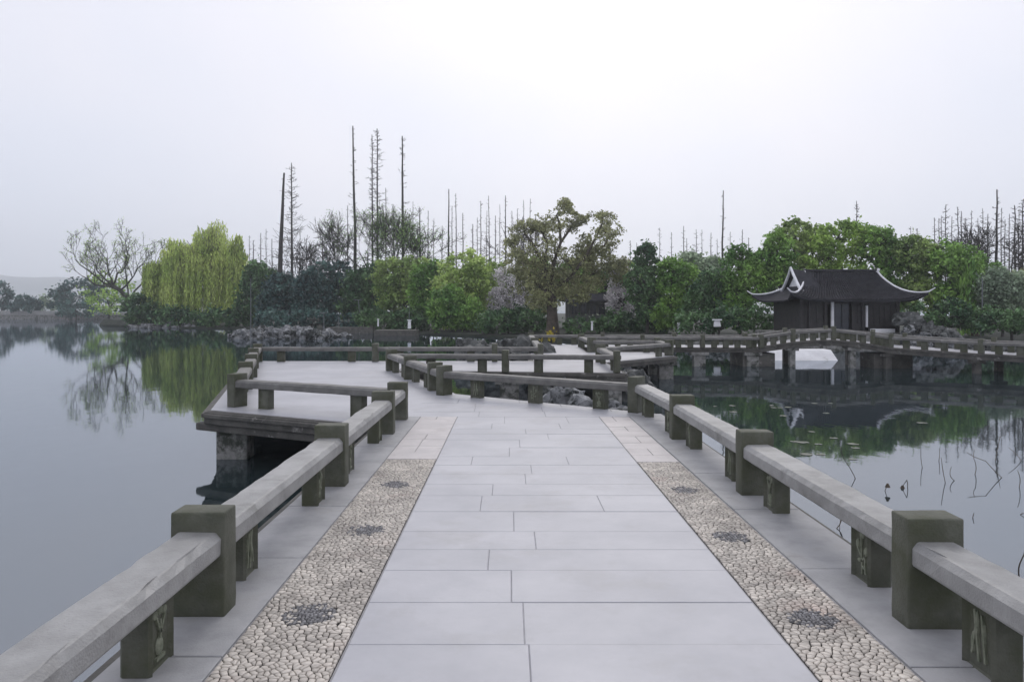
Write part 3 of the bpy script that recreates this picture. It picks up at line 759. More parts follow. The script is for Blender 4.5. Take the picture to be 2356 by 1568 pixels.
def clump_points(centres, radii, n_each, flat=.7):
    n = len(centres); c = np.repeat(np.asarray(centres), n_each, 0); r = np.repeat(np.asarray(radii), n_each)[:, None]
    d_ = RNG.normal(size=c.shape); d_ /= np.linalg.norm(d_, axis=1)[:, None]
    rad = RNG.uniform(.25, 1, len(c))[:, None]**.6
    d_[:, 2] *= flat
    return c+d_*rad*r
def lobes_tree(name, x, y, lobes, m, label, zb=None, bark='bark', clumps=60, per=45, leaf=.28, csize=None, group=None, trunk_r=None, cat='tree', sparse=0):
    """lobes: (dx, z centre, rx, rz) around (x,y) in metres"""
    zb = WL+.4 if zb is None else zb
    root = empty(name, (x, y, zb), label, cat, group)
    ztop = max(l_[1]+l_[3] for l_ in lobes)
    segs = []; tr = trunk_r or max(.1, (ztop-zb)*.022)
    fork = Vector((random.uniform(-.2,.2), 0, max(.3, (min(l_[1] for l_ in lobes)-zb)*.55)))
    segs.append(((0,0,-.4), fork[:], tr, tr*.75))
    cents = []; rads = []
    tot = sum(l_[2]*l_[3] for l_ in lobes)
    for dx, zc, rx_, rz_ in lobes:
        ry = rx_*.8
        q = Vector((dx, random.uniform(-.3,.3)*rx_, zc-zb))
        mid = fork.lerp(q, .5)+Vector((random.uniform(-.3,.3),0,random.uniform(0,.5)))
        segs.append((fork[:], mid[:], tr*.6, tr*.42)); segs.append((mid[:], q[:], tr*.42, tr*.2))
        k = max(5, int(clumps*rx_*rz_/tot))
        for i in range(k):
            while True:
                u = Vector((random.gauss(0,1), random.gauss(0,1), random.gauss(0,1))).normalized()
                if u.z > -.75: break
            rr = random.uniform(.45, 1.0)**.5
            c = Vector((dx+u.x*rx_*rr, u.y*ry*rr, zc-zb+u.z*rz_*rr))
            cents.append(c[:]); s_ = (csize or .26)*(rx_*rz_)**.5*random.uniform(.6,1.35); rads.append(s_)
            if i % 3 == 0:
                segs.append((q[:], (q.lerp(c,.9))[:], tr*.16, tr*.05))
    pts = clump_points(cents, rads, per)
    pts = pts+RNG.normal(0, leaf*.6, pts.shape)*(RNG.random((len(pts),1)) < .35)*2
    V, Q = leaves(pts, leaf, up=.5)
    link('crown', np_mesh('crown', V, Q), m, root)
    V, Q = tubes(segs, 6); link('trunk', np_mesh('trunk', V, Q), bark, root)
    return root
def L_px(x, y, specs):    # lobes given as picture boxes (cx, top, bottom, halfwidth)
    return [(PX(cx, y)-PX(x, y), (PZ(t, y)+PZ(b, y))/2, hw_*y/F, (PZ(t, y)-PZ(b, y))/2) for cx, t, b, hw_ in specs]
def T(name, xpx, y, specs, m, label, **k): return lobes_tree(name, PX(xpx, y), y, L_px(xpx, y, specs), m, label, **k)

# -- left shore
def willow(xpx, y, top, bot, hwpx, label, n=260, m='g_willow'):
    x = PX(xpx, y); zb = WL+.4; root = empty('weeping_willow', (x, y, zb), label, 'tree')
    zt = PZ(top, y)-zb; hw_ = hwpx*y/F; segs = []; tips = []
    segs.append(((0,0,-.5), (.3,0,zt*.35), .38, .3))
    Vs = []; cents = []
    apex = []
    for i in range(max(7, n//26)):
        a = random.uniform(0, 2*PI); rr = random.uniform(0,1)**.5*.86
        apex.append((math.cos(a)*rr*hw_, math.sin(a)*rr*hw_*.8, zt*(1-.38*rr**2.2)*random.uniform(.80,1.06)))
    for i in range(n):
        ax_, ay_, az_ = random.choice(apex); rl = random.random()**.6; a = random.uniform(0, 2*PI); sp_ = hw_*.27
        cx, cy = ax_+math.cos(a)*rl*sp_, ay_+math.sin(a)*rl*sp_
        ztp = az_-rl**2*sp_*.75+random.uniform(-.3,.35)
        if i % 3 == 0:
            mid = Vector((cx*.4, cy*.4, ztp*.8)); segs.append(((.3,0,zt*.35), mid[:], .12, .06)); segs.append((mid[:], (cx*.9,cy*.9,ztp), .05, .015))
        ln = min(ztp-.2, zt*random.uniform(.25,.8)); k = int(ln/.17)
        tt = np.arange(k)/max(1,k)
        sx = cx+np.cos(a)*.6*np.sin(tt*1.5)*.5+RNG.normal(0,.10,k); sy = cy+np.sin(a)*.6*np.sin(tt*1.5)*.5+RNG.normal(0,.10,k)
        cents.append(np.stack([sx, sy, ztp-tt*ln+RNG.normal(0,.05,k)], 1))
        if i % 4 == 0: segs.append(((cx,cy,ztp), (cx+random.gauss(0,.1),cy,ztp-ln*.9), .014, .008))
    pts = np.concatenate(cents)
    # hanging leaves: mostly vertical slivers
    nn = len(pts); d_ = RNG.normal(size=(nn,3)); d_[:,2] *= .15; d_ /= np.linalg.norm(d_,axis=1)[:,None]
    u = np.tile(np.array([[0,0,1.]]), (nn,1))+RNG.normal(0,.25,(nn,3)); v_ = np.cross(d_,u); v_ /= np.linalg.norm(v_,axis=1)[:,None]
    s_ = .17*RNG.uniform(.6,1.4,nn)[:,None]
    V = np.stack([pts-u*s_*1.3, pts-v_*s_*.42, pts+u*s_*1.3, pts+v_*s_*.42],1).reshape(-1,3)
    link('crown', np_mesh('crown', V, np.arange(4*nn).reshape(-1,4)), m, root)
    V, Q = tubes(segs, 5); link('trunk', np_mesh('trunk', V, Q), 'barkbrown', root)
random.seed(31)
willow(478, 100, 517, 748, 88, 'tallest yellow-green weeping willow on the left shore', 700)
willow(398, 103, 562, 748, 58, 'shorter weeping willow at the left flank of the tallest willow', 560)
willow(545, 98, 545, 745, 34, 'narrow weeping willow at the right flank of the tallest willow', 240)

# leaning bare tree
def leaning():
    y = 104; x = PX(305, y); zb = WL+.5; random.seed(5)
    root = empty('leaning_tree', (x, y, zb), 'almost bare crooked tree leaning left over the water beside the willows', 'tree')
    segs = []; tips = []
    b0 = Vector((0,0,-.3)); b1 = Vector((PX(296,y)-x, 0, PZ(690,y)-zb)); b2 = Vector((PX(275,y)-x, .2, PZ(668,y)-zb)); b3 = Vector((PX(255,y)-x, .3, PZ(655,y)-zb))
    segs += [(b0[:], b1[:], .42, .34), (b1[:], b2[:], .34, .28), (b2[:], b3[:], .26, .22)]
    def go(p, tgt, r, ln, dep=3):
        d_ = (tgt-p); L2 = d_.length; pts = [p]; k = 5
        for i in range(1, k+1):
            q = p.lerp(tgt, i/k)+Vector((random.gauss(0,.15), random.gauss(0,.3), random.gauss(0,.18)+.4*math.sin(PI*i/k)*-.5)); pts.append(q)
        for i in range(k):
            r0 = r*(1-.14*i); segs.append((pts[i][:], pts[i+1][:], r0, r0*.86))
            for _ in range(2):
                if i >= 1: branch(segs, tips, pts[i+1], wob(((pts[i+1]-pts[i]).normalized()*.4+Vector((0,0,.9))).normalized(), .45), ln*random.uniform(.6,1.1), r0*.45, dep-1, .5, .16, .06, shrink=.66, nseg=3, split=(2,2))
    def P(a, b): return Vector((PX(a,y)-x, random.uniform(-1.5,1.5), PZ(b,y)-zb))
    go(b2, P(182,634), .17, 2.3); go(b3, P(172,598), .14, 2.4); go(b3, P(238,585), .15, 2.6); go(b3, P(285,590), .16, 2.4)
    go(b2, P(335,600), .14, 2.3); go(b1, P(372,588), .12, 1.8); go(b3, P(210,590), .12, 2.2); go(b1, P(300,560), .12, 1.6)
    segs = [(a,b,max(.026,r0*1.1),max(.018,r1*1.1)) for a,b,r0,r1 in segs]
    V, Q = tubes(segs, 4); link('trunk', np_mesh('trunk', V, Q), 'bark', root)
    c = clump_points([t[:] for t in tips], [.45]*len(tips), 5); V, Q = leaves(c, .085)
    link('crown', np_mesh('crown', V, Q), 'g_light', root)
leaning()
random.seed(77)
T('evergreen_shrub', 325, 101, [(318,672,752,34),(350,690,752,28),(300,705,750,18)], 'g_dark', 'dark round evergreen shrub at the foot of the leaning bare tree', clumps=70, per=60, cat='shrub')
T('evergreen_shrub', 420, 96, [(400,705,756,40),(450,712,758,30)], 'g_dark', 'low dark bushes under the tallest willow', clumps=60, per=50, cat='shrub')
T('evergreen_shrub', 525, 93, [(505,708,758,38),(555,698,760,30)], 'g_dark', 'low dark bushes at the right foot of the willows', clumps=60, per=50, cat='shrub')
T('broadleaf_tree', 250, 135, [(235,625,735,44),(285,632,735,36)], 'g_light', 'hazy fresh green small tree behind the leaning bare tree', clumps=60, per=30, leaf=.3, zb=WL+.3)
T('broadleaf_tree', 175, 172, [(180,632,735,46),(140,660,735,28),(225,650,735,28)], 'g_blue', 'hazy bluish tree on the far causeway', clumps=80, per=40, leaf=.4, zb=WL+1)
T('round_shrub', 175, 160, [(175,694,738,38),(150,702,738,20)], 'g_blue', 'dark domed shrub at the end of the low causeway wall', clumps=40, per=60, leaf=.3, cat='shrub', zb=WL+.3)
T('round_shrub', 55, 178, [(58,680,722,34)], 'g_blue', 'domed shrub behind the causeway wall at the far left', clumps=40, per=60, leaf=.35, cat='shrub', zb=WL+1)
T('broadleaf_tree', 4, 182, [(4,648,722,22)], 'g_blue', 'bluish tree cut by the left picture edge', clumps=40, per=40, leaf=.4, zb=WL+1)
T('broadleaf_tree', 105, 190, [(100,680,722,12),(118,690,722,10)], 'g_pale', 'pale misty bush between the domed shrubs on the causeway', clumps=30, per=30, leaf=.4, zb=WL+1)
# far causeway
cw = empty('causeway_wall', (-110,176,WL), 'long low grey stone causeway wall standing in the lake at the far left', 'wall')
bm = bmesh.new(); bbox(bm, PX(-300,176)+110, PX(330,176)+110, 0, 6, -.6, 1.0, bev=.1); link('retaining_wall', bm_mesh('retaining_wall', bm), 'pier', cw)
bm = bmesh.new(); bbox(bm, PX(-300,176)+110, PX(155,176)+110, .6, 1.4, 1.0, 2.0, bev=.08); link('parapet', bm_mesh('parapet', bm), 'rail', cw)
bm = bmesh.new(); bbox(bm, PX(-300,176)+110, PX(332,176)+110, -.15, .5, 1.0, 1.16, bev=.04); link('coping', bm_mesh('coping', bm), 'rail', cw)
land('causeway_ground', dense([(-190,181),(-84,180),(-72,150),(-60,108),(-52,101.5)], 2), 60, 'earth', .9, 1.0)

# -- middle shore evergreens
random.seed(101)
mid = [
 ('broadleaf_tree', 1130, 82, [(1130,600,740,46),(1175,620,740,40)], 'g_olive', 'olive tree filling in behind the mauve-grey twiggy tree'),
 ('broadleaf_tree', 1420, 72, [(1400,610,740,40),(1445,600,740,34)], 'g_mid', 'green tree behind the hall right of the gnarled tree'),
 ('broadleaf_tree', 1225, 76, [(1230,585,740,44)], 'g_olive', 'olive tree directly behind the gnarled trunk on its left'),
 ('broadleaf_tree', 1320, 78, [(1320,600,700,44)], 'g_mid', 'green tree directly behind the gnarled trunk on its right'),
 ('broadleaf_tree', 2255, 60, [(2250,585,740,34),(2290,600,740,34)], 'g_mid', 'green tree behind the slim weeping willow'),
 ('evergreen_tree', 592, 92, [(590,600,700,30),(615,612,740,34),(570,640,740,26)], 'g_dark', 'dark evergreen with glossy leaves just right of the willows'),
 ('evergreen_tree', 655, 88, [(650,628,745,42),(690,640,745,30),(625,650,745,30)], 'g_blue', 'bluish dark evergreen under the two left tall bare trunks'),
 ('evergreen_tree', 745, 85, [(740,604,745,50),(710,620,745,35),(785,600,740,36)], 'g_blue', 'broad blue-black evergreen left of the tallest bare trunks'),
 ('broadleaf_tree', 840, 84, [(840,612,740,50),(870,600,735,40),(810,640,745,34)], 'g_dark', 'dark green broadleaf tree below the tallest bare trunk'),
 ('broadleaf_tree', 925, 81, [(905,588,700,50),(955,592,690,48),(930,650,748,60)], 'g_olive', 'olive green flat-topped tree left of the round yellow-green tree'),
 ('evergreen_tree', 985, 78, [(975,610,752,34),(1000,600,740,26)], 'g_mid', 'mid green tree squeezed against the left of the round tree'),
 ('round_tree', 1070, 75, [(1075,575,690,66),(1035,610,762,50),(1100,600,755,52),(1065,660,770,62)], 'g_yellow', 'big round yellow-green tree left of the gnarled olive tree'),
 ('round_shrub', 1040, 71, [(1030,655,770,42),(1075,680,768,38)], 'g_mid', 'fresh green bush at the water in front of the round yellow-green tree'),
 ('blossom_tree', 1175, 73, [(1180,600,735,48),(1150,660,748,32),(1215,640,740,30)], 'g_grey', 'mauve-grey leafless twiggy tree left of the gnarled trunk'),
 ('evergreen_shrub', 1170, 66, [(1150,712,772,52),(1215,708,770,46)], 'g_dark', 'low dark hedge left of the gnarled trunk'),
 ('evergreen_shrub', 720, 80, [(640,715,758,60),(720,712,760,55),(790,720,762,40)], 'g_blue', 'low black-green hedge behind the long rock bank'),
 ('evergreen_shrub', 900, 76, [(860,712,762,48),(940,715,764,48)], 'g_dark', 'low dark hedge behind the white post on the shore'),
 ('blossom_tree', 1432, 66, [(1432,598,680,30),(1425,650,740,32)], 'g_grey', 'mauve-grey flowering tree right of the gnarled olive tree'),
 ('evergreen_shrub', 1400, 62, [(1340,728,770,44),(1420,715,772,52),(1500,715,775,46)], 'g_dark', 'dark hedge right of the gnarled trunk'),
 ('conifer', 1487, 60, [(1487,557,640,26),(1480,600,720,36),(1500,650,760,38)], 'g_dark', 'dark upright evergreen with bare gaps right of the mauve tree'),
 ('broadleaf_tree', 1560, 59, [(1545,585,690,34),(1575,600,740,38),(1550,680,765,48)], 'g_mid', 'green tree right of the dark upright evergreen'),
 ('broadleaf_tree', 1590, 66, [(1590,578,660,32),(1640,590,690,36)], 'g_pale', 'pale green tree showing above the dark ones below the single bare pole'),
 ('evergreen_tree', 1640, 57, [(1640,612,740,40),(1610,650,762,34),(1665,640,762,36)], 'g_dark', 'dark evergreen below the single bare pole'),
 ('broadleaf_tree', 1705, 56, [(1700,562,680,40),(1730,580,720,34),(1690,650,765,46)], 'g_mid', 'grey-green tree left of the pavilion roof'),
 ('broadleaf_tree', 1795, 56, [(1790,530,640,36),(1765,560,680,34),(1800,600,740,44)], 'g_mid', 'bushy tree behind the left gable of the pavilion'),
 ('broadleaf_tree', 1835, 60, [(1830,503,590,42),(1870,515,620,40),(1840,580,700,52)], 'g_olive', 'tall grey-olive tree above the left end of the pavilion ridge'),
 ('broadleaf_tree', 1935, 58, [(1930,500,600,50),(1975,505,610,46),(1900,540,640,44),(1945,590,720,66)], 'g_light', 'tallest fresh green tree above the middle of the pavilion roof'),
 ('broadleaf_tree', 2030, 57, [(2015,515,620,42),(2050,540,650,40),(2035,620,730,54)], 'g_mid', 'green tree above the right end of the pavilion ridge'),
 ('broadleaf_tree', 2100, 56, [(2095,542,640,44),(2130,550,660,36),(2100,630,740,54)], 'g_olive', 'olive tree behind the right eave of the pavilion'),
 ('broadleaf_tree', 2185, 55, [(2180,552,650,42),(2215,562,670,36),(2190,640,745,50)], 'g_mid', 'green tree beyond the right eave tip of the pavilion'),
 ('evergreen_shrub', 1650, 50, [(1600,715,770,50),(1680,705,770,52),(1750,700,772,40)], 'g_dark', 'dark hedge left of the pavilion at the water'),
 ('evergreen_shrub', 2160, 49, [(2120,700,765,44),(2190,690,768,50),(2250,705,770,44)], 'g_dark', 'dark hedge right of the pavilion at the water'),
 ('broadleaf_tree', 2305, 52, [(2290,618,720,38),(2330,625,735,34)], 'g_pale', 'pale sage green sapling near the right picture edge'),
 ('evergreen_shrub', 2330, 47, [(2300,715,772,50),(2370,710,775,52)], 'g_dark', 'dark hedge at the right picture edge'),
 ('blossom_tree', 2365, 56, [(2365,625,700,30),(2350,660,740,26)], 'g_brown', 'brownish twiggy tree cut by the right picture edge'),
]
for name, x, y, sp_, m_, lab in mid:
    g = m_ == 'g_grey'
    T(name, x, y, sp_, m_, lab, clumps=230 if name != 'evergreen_shrub' else 110, per=46 if not g else 28, leaf=.0027*y if not g else .0016*y, csize=.20,
      cat='shrub' if 'shrub' in name else 'tree')
# trailing willow right of the pavilion
willow(2238, 53, 610, 745, 26, 'slim weeping willow between the right eave tip and the pale sapling', 150, 'g_mid')

# gnarled olive tree
def gnarled():
    y = 62; x = PX(1270, y); zb = WL+.6; random.seed(12)
    root = empty('gnarled_tree', (x, y, zb), 'large gnarled tree with thick dark trunk and brownish olive leaves, middle of the shore', 'tree')
    segs = []; tips = []
    def P(a, b, dy=0): return Vector((PX(a,y)-x, dy, PZ(b,y)-zb))
    p0, p1, p2 = P(1272,775), P(1270,720), P(1268,668)
    segs += [(p0[:], p1[:], .62, .46), (p1[:], p2[:], .46, .38)]
    limbs = [[(1268,668),(1252,610),(1225,560),(1205,530)], [(1268,668),(1272,610),(1288,560),(1282,500),(1276,475)],
             [(1288,560),(1310,520),(1318,485)], [(1268,668),(1310,640),(1345,590),(1368,545),(1375,515)], [(1345,590),(1392,565),(1405,540)],
             [(1268,680),(1235,650),(1205,610),(1190,580)], [(1310,640),(1360,632),(1400,615)], [(1252,610),(1260,560),(1245,520)]]
    for lm in limbs:
        r = .22 if lm[0][0] == 1268 else .13; pr = P(*lm[0], 0)
        dyy = random.uniform(-.8,.8)
        for i, q in enumerate(lm[1:]):
            qq = P(*q, dyy*(i+1)); segs.append((pr[:], qq[:], r, r*.72)); r *= .72
            for _ in range(3): branch(segs, tips, pr.lerp(qq, random.random()), wob((qq-pr).normalized(), .7), .95, r*.4, 2, .7, .18, .03, shrink=.7, nseg=3, split=(2,3))
            pr = qq
        branch(segs, tips, pr, wob(Vector((0,0,1)), .3), .9, r, 3, .7, .18, .03, shrink=.72, nseg=3, split=(2,3))
    zc_ = PZ(478,y)-zb
    def sq(p): return (p[0], p[1], p[2] if p[2] < zc_-2.2 else zc_-2.2+(p[2]-zc_+2.2)*(.50+.12*math.sin(p[0]*2.1)))
    segs = [(sq(a),sq(b),r0,r1) for a,b,r0,r1 in segs]; tips = [Vector(sq(t)) for t in tips]
    V, Q = tubes(segs, 5); link('trunk', np_mesh('trunk', V, Q), 'barkbrown', root)
    c1 = clump_points([t[:] for t in tips], [.33]*len(tips), 7)
    cents = []; rads = []
    for cx, t, b, hw_ in ((1200,560,650,42),(1235,615,700,52),(1300,600,680,60),(1345,550,620,34),(1370,560,670,52),(1250,660,720,44),(1330,640,700,50),(1430,590,660,26)):
        for _ in range(34):
            u = Vector((random.gauss(0,1),random.gauss(0,1),random.gauss(0,1))).normalized()*random.uniform(.4,1)
            cents.append((PX(cx+u.x*hw_, y)-x, u.y*1.6, PZ((t+b)/2+u.z*(b-t)/2, y)-zb)); rads.append(random.uniform(.3,.75))
    c2 = clump_points(cents, rads, 55)
    V, Q = leaves(np.concatenate([c1, c2]), .125)
    link('crown', np_mesh('crown', V, Q), 'g_brown', root)
gnarled()

# tall bare trunks (dawn redwoods in winter)
def redwood(xb, xt, y, top, label, r=.16, dens=1.0, bl=1.3, start=.35, group='tall leafless trunks above the shore trees', m='bark', bottom=None, leader=.35):
    x = PX(xb, y); zb = WL+1.0; root = empty('leafless_redwood', (x, y, zb), label, 'tree', group)
    ht = PZ(top, y)-zb; dx = PX(xt, y)-x; segs = []; k = 10; pr = Vector((0,0,-.5))
    tw = []
    for i in range(1, k+1):
        t = i/k; q = Vector((dx*t+random.gauss(0,.02), random.gauss(0,.03), ht*t)); r0 = r*(1-.72*(i-1)/k); r1 = r*(1-.72*i/k)
        segs.append((pr[:], q[:], r0, r1)); pr = q
    nb = int(ht*(5.0 if y < 100 else 2.6)*dens)
    for i in range(nb):
        t = start+(1-start)*random.random()**1.1*.99
        p = Vector((dx*t, 0, ht*t)); a = random.uniform(0, 2*PI); ln = bl*(1.1-t)*random.uniform(.4,1.2)+.15
        d_ = Vector((math.cos(a), math.sin(a), random.uniform(-.15,.5))).normalized()
        q = p+d_*ln*.6; q2 = q+wob(d_+Vector((0,0,.25)),.15)*ln*.5
        ln *= random.uniform(.5,1.15); q = p+d_*ln*.6; q2 = q+wob(d_+Vector((0,0,.35)),.3)*ln*.5
        rb_ = random.uniform(.016,.036); tw += [(p[:], q[:], rb_, rb_*.7), (q[:], q2[:], rb_*.7, rb_*.35)]
        for _ in range(2):
            s_ = p.lerp(q2, random.uniform(.3,.9)); tw.append((s_[:], (s_+wob(d_,.7)*ln*.35)[:], .018, .010))
    V, Q = tubes(segs+tw, 5); link('trunk', np_mesh('trunk', V, Q), m, root)
    return root
random.seed(55)
redwood(640, 654, 90, 398, 'thick leaning bare trunk, left one of the close pair right of the willow', r=.42, dens=.3, bl=.7)
redwood(672, 671, 90, 375, 'branchy bare trunk, right one of the close pair right of the willow', r=.20, dens=1.6, bl=3.4)
redwood(820, 812, 92, 290, 'tallest bare trunk of all, nearly branchless', r=.27, dens=.7, bl=1.6, start=.15)
redwood(858, 856, 94, 310, 'bare trunk with ragged top left of its taller twin', r=.16, dens=1.4, bl=1.4)
redwood(869, 868, 92, 296, 'twiggy tall bare trunk just right of the ragged-topped one', r=.19, dens=1.5, bl=2.6)
redwood(928, 926, 90, 313, 'dark straight bare pole trunk right of the tall twins', r=.26, dens=.7, bl=2.0)
redwood(967, 966, 90, 478, 'short stout bare trunk right of the straight pole trunk', r=.18, dens=1.0, bl=1.2)
redwood(1030, 1033, 100, 435, 'thin leaning bare trunk left above the round yellow-green tree', r=.20, dens=.4, bl=.6)
redwood(1050, 1049, 104, 445, 'thin bare trunk just right of the leaning one above the round tree', r=.13, dens=.6, bl=.8)
redwood(1107, 1106, 104, 462, 'bare trunk above the right shoulder of the round tree', r=.13, dens=1.0, bl=1.4)
redwood(1126, 1125, 106, 450, 'faint bare trunk second above the right shoulder of the round tree', r=.12, dens=1.0, bl=1.2)
redwood(1162, 1163, 100, 450, 'bare trunk halfway between round tree and gnarled tree', r=.16, dens=.8, bl=1.0)
redwood(1205, 1205, 104, 460, 'left of two thin bare trunks rising over the gnarled tree\'s left side', r=.11, dens=.8, bl=.8)
redwood(1220, 1220, 104, 457, 'right of two thin bare trunks rising over the gnarled tree\'s left side', r=.11, dens=.8, bl=.8)
redwood(1660, 1664, 78, 438, 'single tall bare pole standing alone left of the pavilion', r=.17, dens=.5, bl=.6)
redwood(1971, 1971, 80, 462, 'small branched bare top above the tallest tree behind the pavilion', r=.12, dens=.8, bl=1.0, start=.7)
redwood(2290, 2294, 68, 436, 'tall dark bare pole near the right picture edge', r=.19, dens=.6, bl=1.0)
redwood(2175, 2176, 76, 470, 'thin bare trunk leftmost of the right-hand grove', r=.10, dens=1.3, bl=1.2)
redwood(2205, 2204, 76, 476, 'thin bare trunk second from left in the right-hand grove', r=.11, dens=.9, bl=.9)
redwood(2336, 2335, 68, 472, 'bare trunk right of the tall dark pole at the right edge', r=.14, dens=1.2, bl=1.3)
redwood(2352, 2353, 66, 458, 'bare trunk cut by the right picture edge', r=.12, dens=1.3, bl=1.6)
# faint ones far behind
ORD = ['first','second','third','fourth','fifth','sixth','seventh','eighth','ninth','tenth','eleventh','twelfth','thirteenth','fourteenth','fifteenth','sixteenth','seventeenth','eighteenth','nineteenth']
def ordn(i): return ORD[i] if i < 19 else '%d%s' % (i+1, 'th' if 10 <= (i+1) % 100 <= 20 else {1:'st',2:'nd',3:'rd'}.get((i+1) % 10, 'th'))
def relabel(objs, fmt):
    C_ = sorted(objs, key=lambda o: o.location.x/o.location.y)
    for i, o in enumerate(C_): o['label'] = fmt % ordn(i)
gl = 'thin misty leafless trunks far behind the shore trees'
xs = [(574,545),(583,548),(600,530),(612,523),(626,545),(690,520),(705,545),(742,520),(770,530),(800,470),(888,430),(905,470),(950,465),(985,480),(998,500),(1017,520),(1040,480),(1065,495),(1088,510),
      (1098,505),(1120,490),(1140,500),(1150,470),(1178,485),(1190,480),(1232,500),(1450,548),(1465,556),(1518,528),(1545,540),(1573,520),(1580,545),(1602,530),(1615,528),(1636,535),(1650,545),(1680,530),(1708,528),(1722,545),
      (2095,525),(2110,530),(2150,500),(2160,498),(2166,495),(2190,500),(2212,490),(2222,500),(2235,485),(2250,500),(2262,480),(2272,490),(2304,480),(2312,500),(2322,492),(2344,480),(2362,470),(2375,480)]
mist = []
for i, (xp, tp) in enumerate(xs):
    yy = random.uniform(120, 150) if xp < 2080 else random.uniform(78, 96)
    rr_ = redwood(xp+random.uniform(-1,1), xp, yy, tp+random.uniform(-6,6), 'thin misty leafless trunk in the grove far behind the shore trees', r=random.uniform(.10,.17)*yy/110, dens=1.1, bl=1.6*yy/120, start=.3, group=gl, m='barkgrey'); mist.append((xp, rr_))
for a_, b_, w_ in ((0,640,'in the misty grove just right of the willows'),(640,1010,'in the mist behind the tallest trunks'),(1010,1300,'in the mist before the gnarled tree'),(1300,1800,'in the mist left of the pavilion'),(1800,2500,'in the misty grove far right')):
    relabel([o for x_, o in mist if a_ <= x_ < b_], 'thin leafless trunk, %s from the left '+w_)
# branching bare trees among the tall trunks
def bare(xp, y, top, label, ln=None, m='bark', leafm=None, spread=.42, depth=5, r=.16, zoff=1.0):
    x = PX(xp, y); zb = WL+zoff; root = empty('bare_tree', (x, y, zb), label, 'tree', 'branching bare trees between the tall trunks')
    segs = []; tips = []; ht = PZ(top, y)-zb
    segs.append(((0,0,-.5),(0,0,ht*.35), r, r*.8))
    for _ in range(5): branch(segs, tips, Vector((0,0,ht*.35)), wob(Vector((0,0,1)),.42), ht*.24, r*.6, depth-1, spread, .10, .05, shrink=.74, nseg=3, split=(2,2))
    mz = max(s_[1][2] for s_ in segs); k = ht/mz
    segs = [((a[0],a[1],a[2]*k),(b[0],b[1],b[2]*k),max(.026,c),max(.02,d_)) for a,b,c,d_ in segs]
    V, Q = tubes(segs, 3); link('trunk', np_mesh('trunk', V, Q), m, root)
    if leafm:
        c = clump_points([(t[0],t[1],t[2]*k) for t in tips], [.5]*len(tips), 4); V, Q = leaves(c, .085); link('crown', np_mesh('crown', V, Q), leafm, root)
random.seed(88)
bare(790, 92, 500, 'bare spreading tree left of the tallest bare trunk', r=.18)
bare(850, 90, 470, 'bare twiggy tree with green buds at the foot of the tall twins', leafm='g_mid')
bare(905, 89, 472, 'bare twiggy tree with green buds left of the straight pole trunk', leafm='g_mid')
bare(955, 88, 490, 'bare budding tree right of the straight pole trunk', leafm='g_mid')
bare(735, 94, 540, 'low bare tree over the blue-black evergreen', r=.14)
bare(690, 93, 545, 'low bare tree right of the close trunk pair', r=.12)
bare(2275, 66, 500, 'bare crooked tree left of the tall dark pole at the right', r=.15)
bare(2330, 62, 490, 'bare crooked tree at the right picture edge', r=.15)
bare(1190, 84, 490, 'bare tree left behind the gnarled tree', r=.12)

# ================================================================== ROCKS
def rock_mesh(seed):
    rnd = random.Random(seed); bm = bmesh.new(); bmesh.ops.create_icosphere(bm, subdivisions=3, radius=1)
    from mathutils import noise
    off = Vector((seed*3.1, seed*1.7, 0))
    for v_ in bm.verts:
        n1 = noise.noise(v_.co*1.3+off); n2 = noise.noise(v_.co*3.2+off); n3 = noise.noise(v_.co*7+off)
        v_.co *= 1+.55*n1+.35*n2+.16*n3
        v_.co.z = max(-.6, v_.co.z)
    me = bm_mesh('rock', bm); me.materials.append(M['rock']); return me
rocks = [rock_mesh(k) for k in range(8)]; rocksd = []
for r_ in rocks:
    c_ = r_.copy(); c_.materials[0] = M['rockdark']; rocksd.append(c_)
def rock(x, y, z, s_, label, group, name='lake_rock', dark=False):
    o = bpy.data.objects.new(name, random.choice(rocksd if dark else rocks)); C.objects.link(o); o.location = (x, y, z)
    o.scale = (s_*random.uniform(.8,1.4), s_*random.uniform(.7,1.1), s_*random.uniform(.6,1.1)); o.rotation_euler = (random.uniform(-.3,.3), random.uniform(-.3,.3), random.uniform(0,6.28))
    tag(o, label, 'rock', group); RK.setdefault(group, []).append(o)
RK = {}
random.seed(404)
for i in range(60):          # long rock bank
    t = random.random(); xp = 545+t*215; y = 62+random.uniform(-3.5,5)
    rock(PX(xp,y), y, WL+random.uniform(-.1,.35)*(1 if .15<t<.9 else .3), random.uniform(.35,.7), 'rugged grey rock of the long low rock bank left beyond the second walkway', 'rocks of the long low bank on the left')
for i in range(12):
    y = 64+random.uniform(-1,1); rock(PX(775+random.uniform(-25,30),y), y, WL, random.uniform(.25,.5), 'small flat rock at the right tip of the low rock bank', 'small rocks at the tip of the low bank')
for i in range(26):
    y = 98+random.uniform(-2,0); xp = 345+random.uniform(-20,120); rock(PX(xp,y), y-2, WL, random.uniform(.3,.7), 'pale rock at the waterline under the willows', 'rocks at the waterline below the willows')
for i in range(46):          # rocks around the far walkway
    xp = random.uniform(1075,1265); y = random.uniform(27,36)
    rock(PX(xp,y), y, WL+random.uniform(.05,.75), random.uniform(.25,.55), 'jagged dark rock in the water left of the far straight walkway', 'rocks left of the far straight walkway', dark=True)
for i in range(30):
    xp = random.uniform(1320,1530); y = random.uniform(23,29) ; X_ = PX(xp,y)
    if X_ < 3.3 or (X_ < 6 and 24.5 < y < 28): y = 21.0+random.uniform(-1.5,1); X_ = PX(random.uniform(1425,1475), y)
    rock(X_, y, WL+random.uniform(0,.35), random.uniform(.2,.45), 'jagged dark rock standing in the water below the far walkway', 'rocks under the far walkway', dark=True)
